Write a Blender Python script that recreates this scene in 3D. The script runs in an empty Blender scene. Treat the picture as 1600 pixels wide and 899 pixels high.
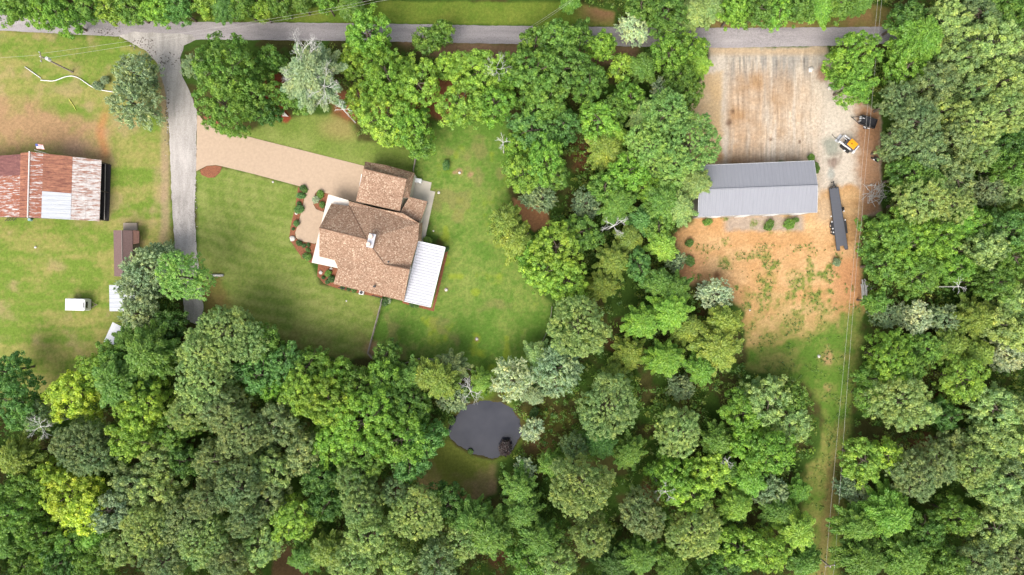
import bpy, math, random
import numpy as np
from mathutils import Vector, Matrix

# ------------------------------------------------------------------ camera, sky, sun, exposure
SC = bpy.context.scene
COL = SC.collection
H = 120.0                 # camera height over the ground, metres
S = 0.1125                # metres on the ground per photograph pixel (1600 wide)
cam_d = bpy.data.cameras.new("camera"); cam = bpy.data.objects.new("camera", cam_d); COL.objects.link(cam)
cam.location = (0, 0, H); cam.rotation_euler = (0, 0, 0)
cam_d.sensor_width = 36.0; cam_d.lens = 18.0 / (800 * S / H); cam_d.clip_start = 0.5; cam_d.clip_end = 5000
SC.camera = cam
SUN_EL, SUN_AZ = 53.0, 203.0          # azimuth clockwise from +Y (up in the picture)
world = bpy.data.worlds.new("World"); SC.world = world; world.use_nodes = True
wn = world.node_tree; wn.nodes.clear()
wo = wn.nodes.new("ShaderNodeOutputWorld"); wb = wn.nodes.new("ShaderNodeBackground"); ws = wn.nodes.new("ShaderNodeTexSky")
ws.sky_type = 'NISHITA'; ws.sun_disc = False
ws.sun_elevation = math.radians(SUN_EL); ws.sun_rotation = math.radians(SUN_AZ)
ws.air_density = 1.0; ws.dust_density = 4.0; ws.ozone_density = 1.0
hs = wn.nodes.new("ShaderNodeHueSaturation"); hs.inputs['Saturation'].default_value = 0.45   # thin white cloud
wn.links.new(ws.outputs[0], hs.inputs['Color']); wn.links.new(hs.outputs[0], wb.inputs[0])
wb.inputs[1].default_value = 0.15; wn.links.new(wb.outputs[0], wo.inputs[0])
sun_d = bpy.data.lights.new("sun", 'SUN'); sun = bpy.data.objects.new("sun", sun_d); COL.objects.link(sun)
sun_d.energy = 1.5; sun_d.angle = math.radians(42.0); sun_d.color = (1.0, 0.95, 0.87)
_az, _el = math.radians(SUN_AZ), math.radians(SUN_EL)
_dir = Vector((math.sin(_az) * math.cos(_el), math.cos(_az) * math.cos(_el), math.sin(_el)))
sun.rotation_euler = _dir.to_track_quat('Z', 'Y').to_euler()
sun.location = _dir * 200
SC.view_settings.view_transform = 'Standard'; SC.view_settings.look = 'None'
SC.view_settings.gamma = 1.0; SC.view_settings.use_curve_mapping = False
SC.view_settings.exposure = 0.82
SC.cycles.max_bounces = 6; SC.cycles.diffuse_bounces = 3; SC.cycles.transparent_max_bounces = 4

rng = np.random.default_rng(7); random.seed(7)

# ------------------------------------------------------------------ helpers
def P(px, py, z=0.0):
    """Place: photograph pixel of a point that lies z metres above the ground -> metres."""
    k = S * (H - z) / H
    return Vector(((px - 800) * k, (449.5 - py) * k, z))

def lin(r, g, b, k=1.0):
    f = lambda c: ((c / 255 + 0.055) / 1.055) ** 2.4 if c > 10 else c / 255 / 12.92
    return (f(r) * k, f(g) * k, f(b) * k)

def tag(o, label=None, cat=None, group=None, kind=None):
    if label: o['label'] = label
    if cat: o['category'] = cat
    if group: o['group'] = group
    if kind: o['kind'] = kind
    return o

def empty(name, loc, rz=0.0):
    o = bpy.data.objects.new(name, None); COL.objects.link(o)
    o.location = loc; o.rotation_euler = (0, 0, rz); o.empty_display_size = 0.3
    return o

class MB:
    """collects shapes into one mesh"""
    def __init__(s): s.v = []; s.f = []; s.m = []; s.smooth = False
    def add(s, vs, fs, mi=0):
        n = len(s.v); s.v += [tuple(v) for v in vs]
        s.f += [tuple(i + n for i in f) for f in fs]; s.m += [mi] * len(fs); return s
    def box(s, c, d, rz=0.0, mi=0, rot=None, bev=0.0):
        M = rot if rot is not None else Matrix.Rotation(rz, 3, 'Z')
        c = Vector(c); hx, hy, hz = d[0] / 2, d[1] / 2, d[2] / 2
        if bev <= 0:
            vs = [c + M @ Vector((x * hx, y * hy, z * hz)) for z in (-1, 1) for y in (-1, 1) for x in (-1, 1)]
            return s.add(vs, [(0, 2, 3, 1), (4, 5, 7, 6), (0, 1, 5, 4), (2, 6, 7, 3), (0, 4, 6, 2), (1, 3, 7, 5)], mi)
        b = min(bev, hx * .9, hy * .9, hz * .9)
        ring = lambda ex, ey, z: [c + M @ Vector(p) for p in ((-ex + b, -ey, z), (ex - b, -ey, z), (ex, -ey + b, z), (ex, ey - b, z), (ex - b, ey, z), (-ex + b, ey, z), (-ex, ey - b, z), (-ex, -ey + b, z))]
        vs = ring(hx - b, hy - b, -hz) + ring(hx, hy, -hz + b) + ring(hx, hy, hz - b) + ring(hx - b, hy - b, hz)
        fs = [tuple(range(7, -1, -1)), tuple(range(24, 32))]
        for k in range(3):
            for i in range(8): fs.append((k * 8 + i, k * 8 + (i + 1) % 8, k * 8 + 8 + (i + 1) % 8, k * 8 + 8 + i))
        return s.add(vs, fs, mi)
    def tube(s, pts, r, n=6, mi=0, cap=True):
        pts = [Vector(p) for p in pts]; rs = r if isinstance(r, (list, tuple)) else [r] * len(pts)
        vs = []
        for i, p in enumerate(pts):
            t = (pts[min(i + 1, len(pts) - 1)] - pts[max(i - 1, 0)]).normalized()
            a = t.orthogonal().normalized() if abs(t.z) > 0.9 else t.cross(Vector((0, 0, 1))).normalized()
            b = t.cross(a)
            for k in range(n):
                an = 2 * math.pi * k / n; vs.append(p + (a * math.cos(an) + b * math.sin(an)) * rs[i])
        fs = []
        for i in range(len(pts) - 1):
            for k in range(n):
                fs.append((i * n + k, i * n + (k + 1) % n, (i + 1) * n + (k + 1) % n, (i + 1) * n + k))
        if cap: fs += [tuple(range(n - 1, -1, -1)), tuple(range((len(pts) - 1) * n, len(pts) * n))]
        return s.add(vs, fs, mi)
    def prism(s, poly, z0, z1, mi=0):
        """poly: list of (x, y) in metres; z1 may be a list of heights"""
        n = len(poly); zt = z1 if isinstance(z1, (list, tuple)) else [z1] * n
        vs = [(p[0], p[1], z0) for p in poly] + [(p[0], p[1], z) for p, z in zip(poly, zt)]
        a = sum(poly[i][0] * poly[(i + 1) % n][1] - poly[(i + 1) % n][0] * poly[i][1] for i in range(n))
        top = tuple(range(n, 2 * n)) if a > 0 else tuple(range(2 * n - 1, n - 1, -1))
        fs = [top]
        for i in range(n):
            j = (i + 1) % n
            fs.append((i, j, n + j, n + i) if a > 0 else (j, i, n + i, n + j))
        return s.add(vs, fs, mi)
    def cyl(s, c, r, h, n=12, axis='z', mi=0):
        c = Vector(c); d = {'x': Vector((1, 0, 0)), 'y': Vector((0, 1, 0)), 'z': Vector((0, 0, 1))}[axis] if isinstance(axis, str) else Vector(axis)
        return s.tube([c - d * h / 2, c + d * h / 2], r, n, mi)
    def blob(s, c, r, seed=0, n=7, mi=0, flat=0.7):
        rr = random.Random(seed); vs = []; fs = []; m = n + 2
        for i in range(n + 1):
            th = math.pi * i / n
            for k in range(m):
                ph = 2 * math.pi * k / m; q = r * (0.8 + 0.35 * rr.random())
                vs.append((c[0] + q * math.sin(th) * math.cos(ph), c[1] + q * math.sin(th) * math.sin(ph), c[2] + q * flat * math.cos(th)))
        for i in range(n):
            for k in range(m): fs.append((i * m + k, (i + 1) * m + k, (i + 1) * m + (k + 1) % m, i * m + (k + 1) % m))
        return s.add(vs, fs, mi)
    def build(s, name, mats, parent=None, smooth=False, local=False):
        me = bpy.data.meshes.new(name)
        off = Vector(parent_world(parent)) if (parent is not None and not local) else Vector((0, 0, 0))
        me.from_pydata([Vector(v) - off for v in s.v], [], s.f); me.update()
        for m in (mats if isinstance(mats, (list, tuple)) else [mats]): me.materials.append(m)
        if len(set(s.m)) > 1: me.polygons.foreach_set('material_index', s.m)
        if smooth: me.polygons.foreach_set('use_smooth', [True] * len(s.f))
        o = bpy.data.objects.new(name, me); COL.objects.link(o)
        if parent is not None: o.parent = parent
        return o

def parent_world(o):
    p = Vector((0, 0, 0))
    while o is not None: p += Vector(o.location); o = o.parent
    return p

# ------------------------------------------------------------------ materials
def nodes(name):
    m = bpy.data.materials.new(name); m.use_nodes = True; nt = m.node_tree
    return m, nt, nt.nodes['Principled BSDF']
def N(nt, t, **kw):
    n = nt.nodes.new(t)
    for k, v in kw.items(): setattr(n, k, v)
    return n
def noise_node(nt, vec, scale, detail=4, rough=0.6):
    n = N(nt, 'ShaderNodeTexNoise'); n.inputs['Scale'].default_value = scale; n.inputs['Detail'].default_value = detail
    n.inputs['Roughness'].default_value = rough
    if vec is not None: nt.links.new(vec, n.inputs['Vector'])
    return n
def ramp(nt, fac, stops):
    r = N(nt, 'ShaderNodeValToRGB'); e = r.color_ramp.elements
    while len(e) < len(stops): e.new(0.5)
    for el, (p, c) in zip(e, stops): el.position = p; el.color = (*c, 1) if len(c) == 3 else c
    nt.links.new(fac, r.inputs[0]); return r
def vary(c, k): return tuple(max(0.0, x * k) for x in c)

def simple(name, c, rough=0.6, metal=0.0, var=0.25, scale=3.0, bump=0.0, stretch=None, c2=None):
    m, nt, b = nodes(name)
    tc = N(nt, 'ShaderNodeTexCoord'); vec = tc.outputs['Object']
    if stretch:
        mp = N(nt, 'ShaderNodeMapping'); mp.inputs['Scale'].default_value = stretch; nt.links.new(vec, mp.inputs['Vector']); vec = mp.outputs[0]
    n = noise_node(nt, vec, scale, 6, 0.65)
    r = ramp(nt, n.outputs['Fac'], [(0.3, vary(c, 1 - var)), (0.7, c2 if c2 else vary(c, 1 + var))])
    nt.links.new(r.outputs[0], b.inputs['Base Color'])
    b.inputs['Roughness'].default_value = rough; b.inputs['Metallic'].default_value = metal
    if bump:
        bp = N(nt, 'ShaderNodeBump'); bp.inputs['Strength'].default_value = bump; bp.inputs['Distance'].default_value = 0.02
        nt.links.new(n.outputs['Fac'], bp.inputs['Height']); nt.links.new(bp.outputs[0], b.inputs['Normal'])
    return m

def leaf_mat(name, trans=0.42):
    m, nt, b = nodes(name); nt.nodes.remove(b)
    out = nt.nodes['Material Output']
    oi = N(nt, 'ShaderNodeObjectInfo'); at = N(nt, 'ShaderNodeAttribute'); at.attribute_name = 'tint'
    # leaf to leaf variation: each leaf is a little darker, paler or yellower than its tree
    r = ramp(nt, at.outputs['Fac'], [(0.0, (0.52, 0.58, 0.62)), (0.45, (0.92, 0.95, 0.92)), (0.8, (1.2, 1.12, 0.95)), (1.0, (1.75, 1.5, 1.15))])
    mx = N(nt, 'ShaderNodeMix', data_type='RGBA', blend_type='MULTIPLY'); mx.inputs['Factor'].default_value = 1
    nt.links.new(oi.outputs['Color'], mx.inputs['A']); nt.links.new(r.outputs[0], mx.inputs['B'])
    tc = N(nt, 'ShaderNodeTexCoord'); nz = noise_node(nt, tc.outputs['Object'], .42, 3, .6); rz = ramp(nt, nz.outputs['Fac'], [(.32, (.80, .92, .95)), (.5, (1, 1, 1)), (.68, (1.22, 1.06, .92))])
    mz = N(nt, 'ShaderNodeMix', data_type='RGBA', blend_type='MULTIPLY'); mz.inputs['Factor'].default_value = 1
    nt.links.new(mx.outputs['Result'], mz.inputs['A']); nt.links.new(rz.outputs[0], mz.inputs['B']); mx = mz
    d = N(nt, 'ShaderNodeBsdfDiffuse'); t = N(nt, 'ShaderNodeBsdfTranslucent'); g = N(nt, 'ShaderNodeBsdfGlossy'); g.inputs['Roughness'].default_value = 0.5
    g.inputs['Color'].default_value = (1, 1, 1, 1)
    for q in (d, t): nt.links.new(mx.outputs['Result'], q.inputs['Color'])
    a = N(nt, 'ShaderNodeMixShader'); a.inputs[0].default_value = trans
    nt.links.new(d.outputs[0], a.inputs[1]); nt.links.new(t.outputs[0], a.inputs[2])
    c = N(nt, 'ShaderNodeMixShader'); c.inputs[0].default_value = 0.025
    nt.links.new(a.outputs[0], c.inputs[1]); nt.links.new(g.outputs[0], c.inputs[2]); nt.links.new(c.outputs[0], out.inputs['Surface'])
    return m

LEAF = leaf_mat('leaf')
BARK = simple('bark', (0.13, 0.10, 0.075), 0.9, var=0.4, scale=5, stretch=(1, 1, 0.3))
DEADW = simple('dead_white_wood', (.64, .62, .58), .85, var=.12)
BARK_PALE = simple('bleached_wood', (0.50, 0.48, 0.45), 0.85, var=0.25, scale=4)
WHITE = simple('white_paint', (0.74, 0.74, 0.74), 0.45, var=0.05, scale=1.2)
BLACK = simple('black_steel', (0.03, 0.03, 0.034), 0.5, var=0.3, scale=4)
RUBBER = simple('rubber', (0.02, 0.02, 0.02), 0.8)
GALV = simple('galvanised', (0.5, 0.5, 0.52), 0.4, 0.6, var=0.1)
WOODG = simple('weathered_wood', (0.24, 0.19, 0.15), 0.85, var=0.3, scale=6)
CONC = simple('concrete', lin(205, 196, 180, .85), 0.85, var=0.1, scale=0.8, bump=0.2)
MULCH = simple('mulch', lin(140, 88, 62, .9), 0.95, var=0.45, scale=6, bump=0.5)
WALLM = simple('wall_siding', (0.62, 0.57, 0.48), 0.7, var=0.05)
GLASS_D = simple('dark_glass', (0.02, 0.025, 0.03), 0.08, var=0.0)

# ------------------------------------------------------------------ ground
def _hash(ix, iy, seed):
    n = (ix.astype(np.int64) * 374761393 + iy.astype(np.int64) * 668265263 + seed * 1274126177) & 0xFFFFFFFF
    n = ((n ^ (n >> 13)) * 1274126177) & 0xFFFFFFFF
    return ((n ^ (n >> 16)) & 0xFFFF) / 65535.0
def vnoise(x, y, seed):
    ix, iy = np.floor(x), np.floor(y); fx, fy = x - ix, y - iy
    fx = fx * fx * (3 - 2 * fx); fy = fy * fy * (3 - 2 * fy)
    a, b, c, d = _hash(ix, iy, seed), _hash(ix + 1, iy, seed), _hash(ix, iy + 1, seed), _hash(ix + 1, iy + 1, seed)
    return (a * (1 - fx) + b * fx) * (1 - fy) + (c * (1 - fx) + d * fx) * fy
def fbm(x, y, seed, octv=4):
    t = 0; amp = 1; s = 0
    for o in range(octv):
        t = t + amp * vnoise(x * 2 ** o, y * 2 ** o, seed + o * 17); s += amp; amp *= 0.55
    return t / s
def sstep(a, b, x):
    t = np.clip((x - a) / (b - a), 0, 1); return t * t * (3 - 2 * t)
def sdist(px, py, poly):
    """signed distance in pixels, positive inside"""
    d = np.full(px.shape, 1e9); ins = np.zeros(px.shape, bool); n = len(poly)
    for i in range(n):
        x0, y0 = poly[i]; x1, y1 = poly[(i + 1) % n]; ex, ey = x1 - x0, y1 - y0
        t = np.clip(((px - x0) * ex + (py - y0) * ey) / (ex * ex + ey * ey + 1e-9), 0, 1)
        d = np.minimum(d, (px - x0 - t * ex) ** 2 + (py - y0 - t * ey) ** 2)
        c = (y0 > py) != (y1 > py)
        xs = x0 + (py - y0) * ex / (ey if abs(ey) > 1e-9 else 1e-9)
        ins ^= c & (px < xs)
    return np.where(ins, 1, -1) * np.sqrt(d)

FIELD = [(-400, 44), (0, 46), (190, 58), (250, 95), (264, 200), (268, 390), (262, 420), (200, 560), (130, 590), (90, 625), (40, 650), (-400, 640)]
LAWN = [(306, 268), (350, 262), (480, 295), (470, 340), (455, 378), (487, 411), (500, 445), (600, 467), (577, 555), (540, 562), (480, 552), (430, 525), (400, 505), (345, 478), (316, 440), (308, 390)]
LAWN_UP = [(345, 203), (395, 205), (440, 182), (520, 178), (545, 190), (560, 220), (652, 232), (646, 275), (560, 262), (470, 236)]
YARD = [(650, 240), (680, 190), (790, 185), (806, 240), (795, 300), (800, 340), (815, 430), (858, 470), (858, 520), (835, 580), (760, 590), (715, 575), (655, 560), (590, 562), (577, 555), (600, 467), (672, 480), (695, 387), (640, 300)]
VERGE = [(360, 22), (620, 2), (900, 4), (960, 20), (960, 42), (640, 37), (420, 34), (300, 34)]
VERGE_R = [(1100, 30), (1300, 24), (1360, 5), (1420, 20), (1430, 45), (1100, 45)]
VERGE_S = [(620, 62), (830, 68), (1000, 70), (1000, 100), (700, 100)]
STRIP = [(1165, 575), (1170, 545), (1260, 530), (1300, 500), (1345, 480), (1345, 560), (1330, 650), (1325, 760), (1305, 930), (1255, 930), (1262, 820), (1240, 760), (1285, 700), (1285, 640), (1260, 600)]
DIRT = [(1055, 370), (1090, 335), (1270, 330), (1285, 300), (1330, 285), (1350, 300), (1342, 400), (1352, 480), (1320, 520), (1290, 550), (1200, 560), (1165, 540), (1160, 480), (1100, 440), (1062, 445)]
GRAVEL = [(1110, 76), (1290, 74), (1310, 130), (1350, 165), (1375, 175), (1375, 330), (1340, 345), (1280, 345), (1270, 250), (1080, 262), (1078, 160), (1105, 110)]
SAND = [(1100, 118), (1128, 112), (1130, 255), (1085, 258), (1070, 200), (1085, 150)]
POND = [(731, 634), (742, 628), (753, 625.7), (775, 629), (790, 633), (802, 643), (811, 657), (815.5, 672), (813, 684), (806, 694), (799.5, 701.6), (786, 711), (770, 716), (757, 715), (745.7, 711.4), (735, 707), (726, 702.8), (714, 695), (706.5, 687), (702.5, 680), (701.6, 672), (703.5, 662), (709, 652.6), (719, 643)]
CLEAR = [(690, 690), (706, 685), (740, 712), (772, 718), (776, 770), (730, 785), (660, 778), (650, 735)]
CLEAR_R = [(815, 640), (870, 630), (900, 660), (850, 720), (812, 712)]
PATCH = [(802, 310), (818, 312), (858, 332), (858, 350), (835, 362), (822, 352), (806, 330)]
MULCHT = [(404, 130), (430, 105), (446, 130), (447, 172), (458, 185), (448, 192), (432, 188), (430, 160), (410, 155)]
MULCHT2 = [(515, 150), (560, 140), (690, 120), (740, 130), (740, 170), (690, 190), (640, 170), (545, 190), (520, 178)]
FIELD_DIRT = [(-300, 150), (0, 150), (60, 160), (110, 180), (150, 185), (172, 205), (166, 255), (120, 246), (80, 228), (0, 238), (-300, 236)]
PATHB = [(436, 850), (452, 856), (482, 899), (500, 930), (420, 930), (425, 880)]
BROWN1 = [(316, 430), (345, 425), (360, 475), (330, 490), (314, 470)]

def make_ground():
    def axis(half, step):
        a = list(np.arange(-half, half + 1e-6, step)); d = step; x = a[-1]; ext = []
        while x < 1500: d *= 1.35; x += d; ext.append(x)
        return np.array([-e for e in reversed(ext)] + a + ext)
    xs, ys = axis(94.0, 0.23), axis(54.0, 0.23)
    X, Y = np.meshgrid(xs, ys); nx, ny = len(xs), len(ys)
    X = X.ravel(); Y = Y.ravel()
    px = X / S + 800; py = 449.5 - Y / S
    wob = (fbm(px / 14, py / 14, 3, 3) - 0.5) * 14; wob2 = (fbm(px / 5, py / 5, 31, 2) - 0.5) * 5
    big = fbm(px / 90, py / 90, 11, 3); mid = fbm(px / 28, py / 28, 21, 4); fine = fbm(px / 5, py / 5, 41, 3)
    tiny = vnoise(px / 2.1, py / 2.1, 77)
    # woodland floor: leaf litter with patches of low green growth
    litter = np.array(lin(86, 68, 46, .8)); moss = np.array(lin(70, 96, 38, .8)); c = np.empty((len(X), 3))
    g = (.35 + .65 * sstep(.40, .55, mid))[:, None]; c[:] = litter * (1 - g) + moss * g
    def lay(col, w):
        nonlocal c
        col = np.array(col); w = np.clip(w, 0, 1)[:, None]; c = c * (1 - w) + col * w
    def grass(a, b, t):
        t = np.clip(t, 0, 1)[:, None]; return np.array(a) * (1 - t) + np.array(b) * t
    def m(poly, soft=4, w=1.0): return sstep(-soft, soft, sdist(px, py, poly) + wob * w)
    K = 0.80
    green, dry, tan = lin(116, 140, 56, K), lin(158, 152, 88, K), lin(176, 152, 112, K)
    # left field
    w = m(FIELD, 8); t = sstep(.32, .66, fbm(px / 60, py / 25, 5, 4)); t2 = sstep(.52, .68, mid * .6 + fbm(px / 40, py / 40, 9, 3) * .4)
    fc = grass(green, dry, t * .75 + (fine - .5) * 1.2 + .14 * np.sin(py / 2.7 + px / 60 + 3 * big)); fc = fc * (1 - t2[:, None] * .6) + np.array(tan) * t2[:, None] * .6
    lay(fc, w)
    w = m(FIELD_DIRT, 14, 1.6); lay(grass(lin(160, 132, 96, K), lin(186, 150, 112, K), fine), w * (.55 + .45 * sstep(.3, .6, mid)))
    lay(lin(170, 140, 116, K), sstep(26, 0, np.hypot((px - 118) / 1.5, py - 232)) * .8)
    lay(lin(190, 132, 86, K), sstep(12, 0, np.abs(px - 161 - 4 * np.sin(py / 12))) * sstep(55, 20, np.abs(py - 212)) * (.5 + .4 * fine))
    lay(lin(172, 148, 118, K), sstep(11, 2, np.abs(px - 258 + (py < 130) * 8)) * sstep(60, 120, py) * sstep(420, 330, py) * (.35 + .7 * mid))
    # front lawn, with mowing lines
    ang = math.radians(13); u = (px - 480) * math.cos(ang) + (py - 380) * math.sin(ang); v = -(px - 480) * math.sin(ang) + (py - 380) * math.cos(ang)
    rad = np.hypot(px - 440, py - 300); st = .5 + .5 * np.sin(v / 2.6 + 1.2 * big * 6) * .6 + .25 * np.sin(rad / 3.1)
    la, lb = lin(118, 138, 62, K), lin(152, 158, 90, K)
    w = m(LAWN, 4, .5); lay(grass(la, lb, st * .55 - .02 + (mid - .38) * 1.0 + (fine - .5) * .9), w)
    edge = sstep(46, 4, sdist(px, py, LAWN)) * sstep(440, 520, py - (px < 350) * -60)
    lay(lin(120, 98, 66, K), w * edge * sstep(.42, .66, mid) * .45)
    lay(lin(128, 92, 62, K), m(BROWN1, 8, 1.2) * .5)
    w = m(LAWN_UP, 5, .6); lay(grass(la, lb, (mid - .3) * 1.2 + (fine - .5) * .5), w)
    lay(lin(160, 142, 92, K), w * sstep(30, 6, np.hypot((px - 535) / 1.8, py - 200)) * .7)
    # back yard: lusher
    ya, yb = lin(98, 132, 52, K), lin(140, 152, 78, K)
    w = m(YARD, 5, .8); lay(grass(ya, yb, (big - .35) * 1.2 + (mid - .5) * 1.2 + (fine - .5) * 1.3), w)
    lay(lin(150, 165, 52, K), w * sstep(.62, .8, fbm(px / 24, py / 24, 55, 3)) * .6)
    lay(lin(140, 130, 84, K), w * sstep(.6, .75, fbm(px / 34, py / 34, 57, 3)) * .55)
    for (x, y, r) in ((718, 268, 5), (735, 273, 5), (710, 270, 3), (697, 453, 3), (745, 530, 3), (582, 546, 12)):
        lay(lin(170, 138, 104, K), sstep(r * 1.6, r * .3, np.hypot(px - x, py - y) + wob2 * .6) * .9)
    # verges
    w = m(VERGE, 3, .4); lay(grass(lin(104, 132, 48, K), lin(140, 150, 66, K), (mid - .3) * 1.3 + (fine - .5) * .6), w)
    lay(lin(150, 108, 84, K), w * sstep(60, 10, np.hypot((px - 945), (py - 15) * 1.6)) * .85)
    w = m(VERGE_R, 4, .5); lay(grass(lin(118, 122, 60, K), lin(160, 124, 86, K), (mid - .3) * 1.8), w)
    lay(lin(158, 124, 98, K), m(VERGE_S, 8, .8) * (.55 + .5 * mid))
    lay(lin(92, 120, 46, K), sstep(12, 4, np.abs(py - 31)) * (px < 420) * sstep(.4, .6, mid))
    # gravel yard by the road, dragged by tyres
    gw = m(GRAVEL, 4, .7)
    gx = px + (fbm(px / 30, py / 60, 15, 2) - .5) * 8
    str1 = fbm(gx / 9, py / 85, 61, 4); str2 = fbm(gx / 13, py / 120, 63, 3); str3 = vnoise(gx / 2.4, py / 45, 67)
    pale, och, grey = lin(212, 199, 182, K), lin(180, 146, 110, K), lin(150, 146, 140, K)
    rut = sstep(16, 36, px - 1110) * sstep(1300, 1255, px)
    oc = np.clip(sstep(.30, .60, str1 * .55 + str2 * .25 + str3 * .20 - .02 + .12 * sstep(1235, 1150, px) + .10 * sstep(60, 10, np.abs(py - 165))) * rut * sstep(88, 128, py) * (.15 + 1.15 * fbm(px / 38, py / 26, 69, 3)), 0, 1) * (1 - .45 * sstep(1205, 1260, px))
    gc = grass(pale, och, oc * 1.05); gc = gc * (0.82 + .34 * (str3[:, None] * rut[:, None] + (1 - rut[:, None]) * .5)) * (.94 + .12 * tiny[:, None])
    lay(gc, gw)
    lay(grey, gw * rut * sstep(.38, .62, str2 * .7 + .4 * str3) * sstep(150, 95, py) * .85)
    lay(lin(90, 92, 90, K), gw * sstep(.58, .72, fbm(gx / 3, py / 60, 71, 3)) * sstep(132, 100, py) * sstep(80, 95, py) * rut * .75)
    lay(lin(206, 172, 122, K), m(SAND, 5, .7) * (.75 + .4 * (mid - .5)))
    lay(lin(176, 128, 88, K), m(SAND, 5, .7) * sstep(190, 250, py) * .6)
    lay(lin(196, 168, 132, K), gw * sstep(92, 80, py) * .8)
    lay(lin(150, 118, 90, K), gw * sstep(240, 252, py) * sstep(1120, 1140, px) * sstep(1270, 1240, px) * .4)
    lay(lin(170, 128, 94, K), gw * sstep(1325, 1350, px + wob * 1.5) * (.8 + .3 * mid))
    lay(lin(160, 118, 86, K), gw * sstep(20, 8, np.hypot((px - 1290) / 1.2, py - 115) + wob) * .8)
    lay(lin(148, 152, 138, K), sstep(24, 6, np.hypot((px - 1300) / .8, (py - 232) / 1.15) + wob * 1.2) * .85)
    lay(lin(128, 104, 92, K), sstep(14, 4, np.hypot(px - 1303, (py - 252) * .8) + wob * 1.2) * .75)
    lay(lin(168, 172, 165, K), sstep(12, 3, np.hypot((px - 1298) / .7, (py - 272) / 1.2) + wob * .8) * .75)
    for (x, y, r) in ((1139, 192, 5), (1145, 174, 3), (1204, 218, 3), (1249, 222, 2), (1160, 160, 2), (1290, 312, 6)):
        lay(lin(122, 96, 78, K), sstep(r * 1.3, r * .4, np.hypot(px - x, (py - y) * .8) + wob2 * .5) * .8)
    # dirt yard below the metal building
    w = m(DIRT, 6, 1.0)
    dc = grass(lin(200, 154, 104, K), lin(220, 182, 134, K), (fbm(px / 40, py / 22, 81, 4) - .3) * 1.6); dc = dc * (.92 + .16 * tiny[:, None])
    lay(dc, w)
    lay(lin(196, 140, 98, K), w * sstep(1285, 1325, px + wob) * sstep(380, 420, py) * .75)
    lay(lin(170, 122, 88, K), w * sstep(1120, 1070, px) * sstep(380, 420, py) * .8)
    lay(lin(172, 160, 148, K), sstep(-4, 4, 12 - np.abs(py - 349) + wob * .8) * sstep(1125, 1140, px) * sstep(1262, 1250, px) * .8)
    lay(lin(196, 172, 142, K), w * sstep(30, 10, np.hypot((px - 1290) / 1.1, py - 325) + wob) * .7)
    wd = sstep(.53, .66, fbm(px / 16, py / 16, 91, 4) + .10 * sstep(400, 470, py) * sstep(1100, 1220, px) - .05 * (px > 1300)) * sstep(372, 420, py)
    spots = ((1196, 440, 22), (1240, 435, 18), (1252, 440, 16), (1135, 412, 16), (1155, 400, 11), (1178, 350, 8), (1203, 352, 12), (1235, 350, 15), (1133, 375, 8), (1108, 348, 9), (1132, 342, 8), (1170, 460, 16), (1215, 470, 24), (1265, 445, 10), (1078, 380, 9), (1190, 375, 6))
    for (x, y, r) in spots: wd = np.maximum(wd, sstep(r * 1.1, r * .2, np.hypot(px - x, py - y) + wob * 1.4 + wob2) * .8)
    wd = wd * (.35 + .9 * sstep(.42, .6, fine))
    lay(grass(lin(96, 122, 50, K), lin(140, 146, 72, K), fine), w * wd * .8)
    w3 = w * sstep(440, 560, py + wob * 2) * .8; lay(grass(lin(120, 132, 58, K), lin(176, 150, 98, K), mid * 2 - .55 + (fine - .5)), w3)
    # grass under the power line
    w = m(STRIP, 7, 1.2); lay(grass(lin(98, 130, 50, K), lin(154, 148, 84, K), (mid - .27) * 1.7 + (fine - .5) * .8), w)
    tr = sstep(9, 2, np.abs(px - 1296 + (py - 600) * .1 + 6 * np.sin(py / 40)) + wob * .4); lay(lin(176, 146, 102, K), w * tr * sstep(.38, .6, mid) * sstep(660, 600, py) * .9)
    lay(lin(140, 116, 78, K), w * sstep(16, 4, np.abs(px - 1300 + (py - 760) * .12) + wob) * sstep(690, 720, py) * .6)
    # round the pond, bare patches, mulch
    w = m(CLEAR, 6, 1.0); lay(grass(lin(116, 124, 54, K), lin(158, 136, 98, K), (py - 728) / 60 + (mid - .5) * 2), w)
    w = m(CLEAR_R, 7, 1.2); lay(grass(lin(96, 100, 44, K), lin(122, 92, 66, K), (mid - .3) * 2), w * .85)
    lay(lin(104, 122, 50, K), sstep(-12, -4, sdist(px, py, POND)) * sstep(.45, .62, mid) * .8); lay(lin(84, 70, 48, K), sstep(-5, 0, sdist(px, py, POND) + wob * .3) * .8)
    lay(lin(100, 130, 40, K), sstep(30, 8, np.hypot(px - 755, py - 605)))
    lay(lin(190, 136, 96, K), m(PATCH, 3, .5))
    lay(lin(150, 80, 56, K), m(MULCHT, 2, .4)); lay(lin(146, 92, 66, K), m(MULCHT2, 8, 1.0) * .9)
    lay(lin(106, 84, 58, K), m(PATHB, 4, .5))
    # woodland gaps where bare soil shows
    for (x, y, r) in ((905, 240, 18), (910, 262, 14), (590, 835, 14), (632, 766, 12), (1020, 770, 22), (1440, 690, 22), (780, 870, 22), (1485, 150, 12), (1095, 490, 12), (960, 540, 14), (1465, 620, 14), (1120, 430, 8)):
        lay(lin(112, 74, 52, K), sstep(r * 1.4, r * .3, np.hypot(px - x, py - y) + wob) * .8)
    for (x, y, r) in ((938, 590, 26), (1040, 635, 24)): lay(lin(70, 92, 36, K), sstep(r * 1.4, r * .3, np.hypot(px - x, py - y) + wob) * .9)
    streak = np.clip(gw * rut * sstep(80, 100, py), 0, 1)
    c *= (.93 + .14 * tiny[:, None])
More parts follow.
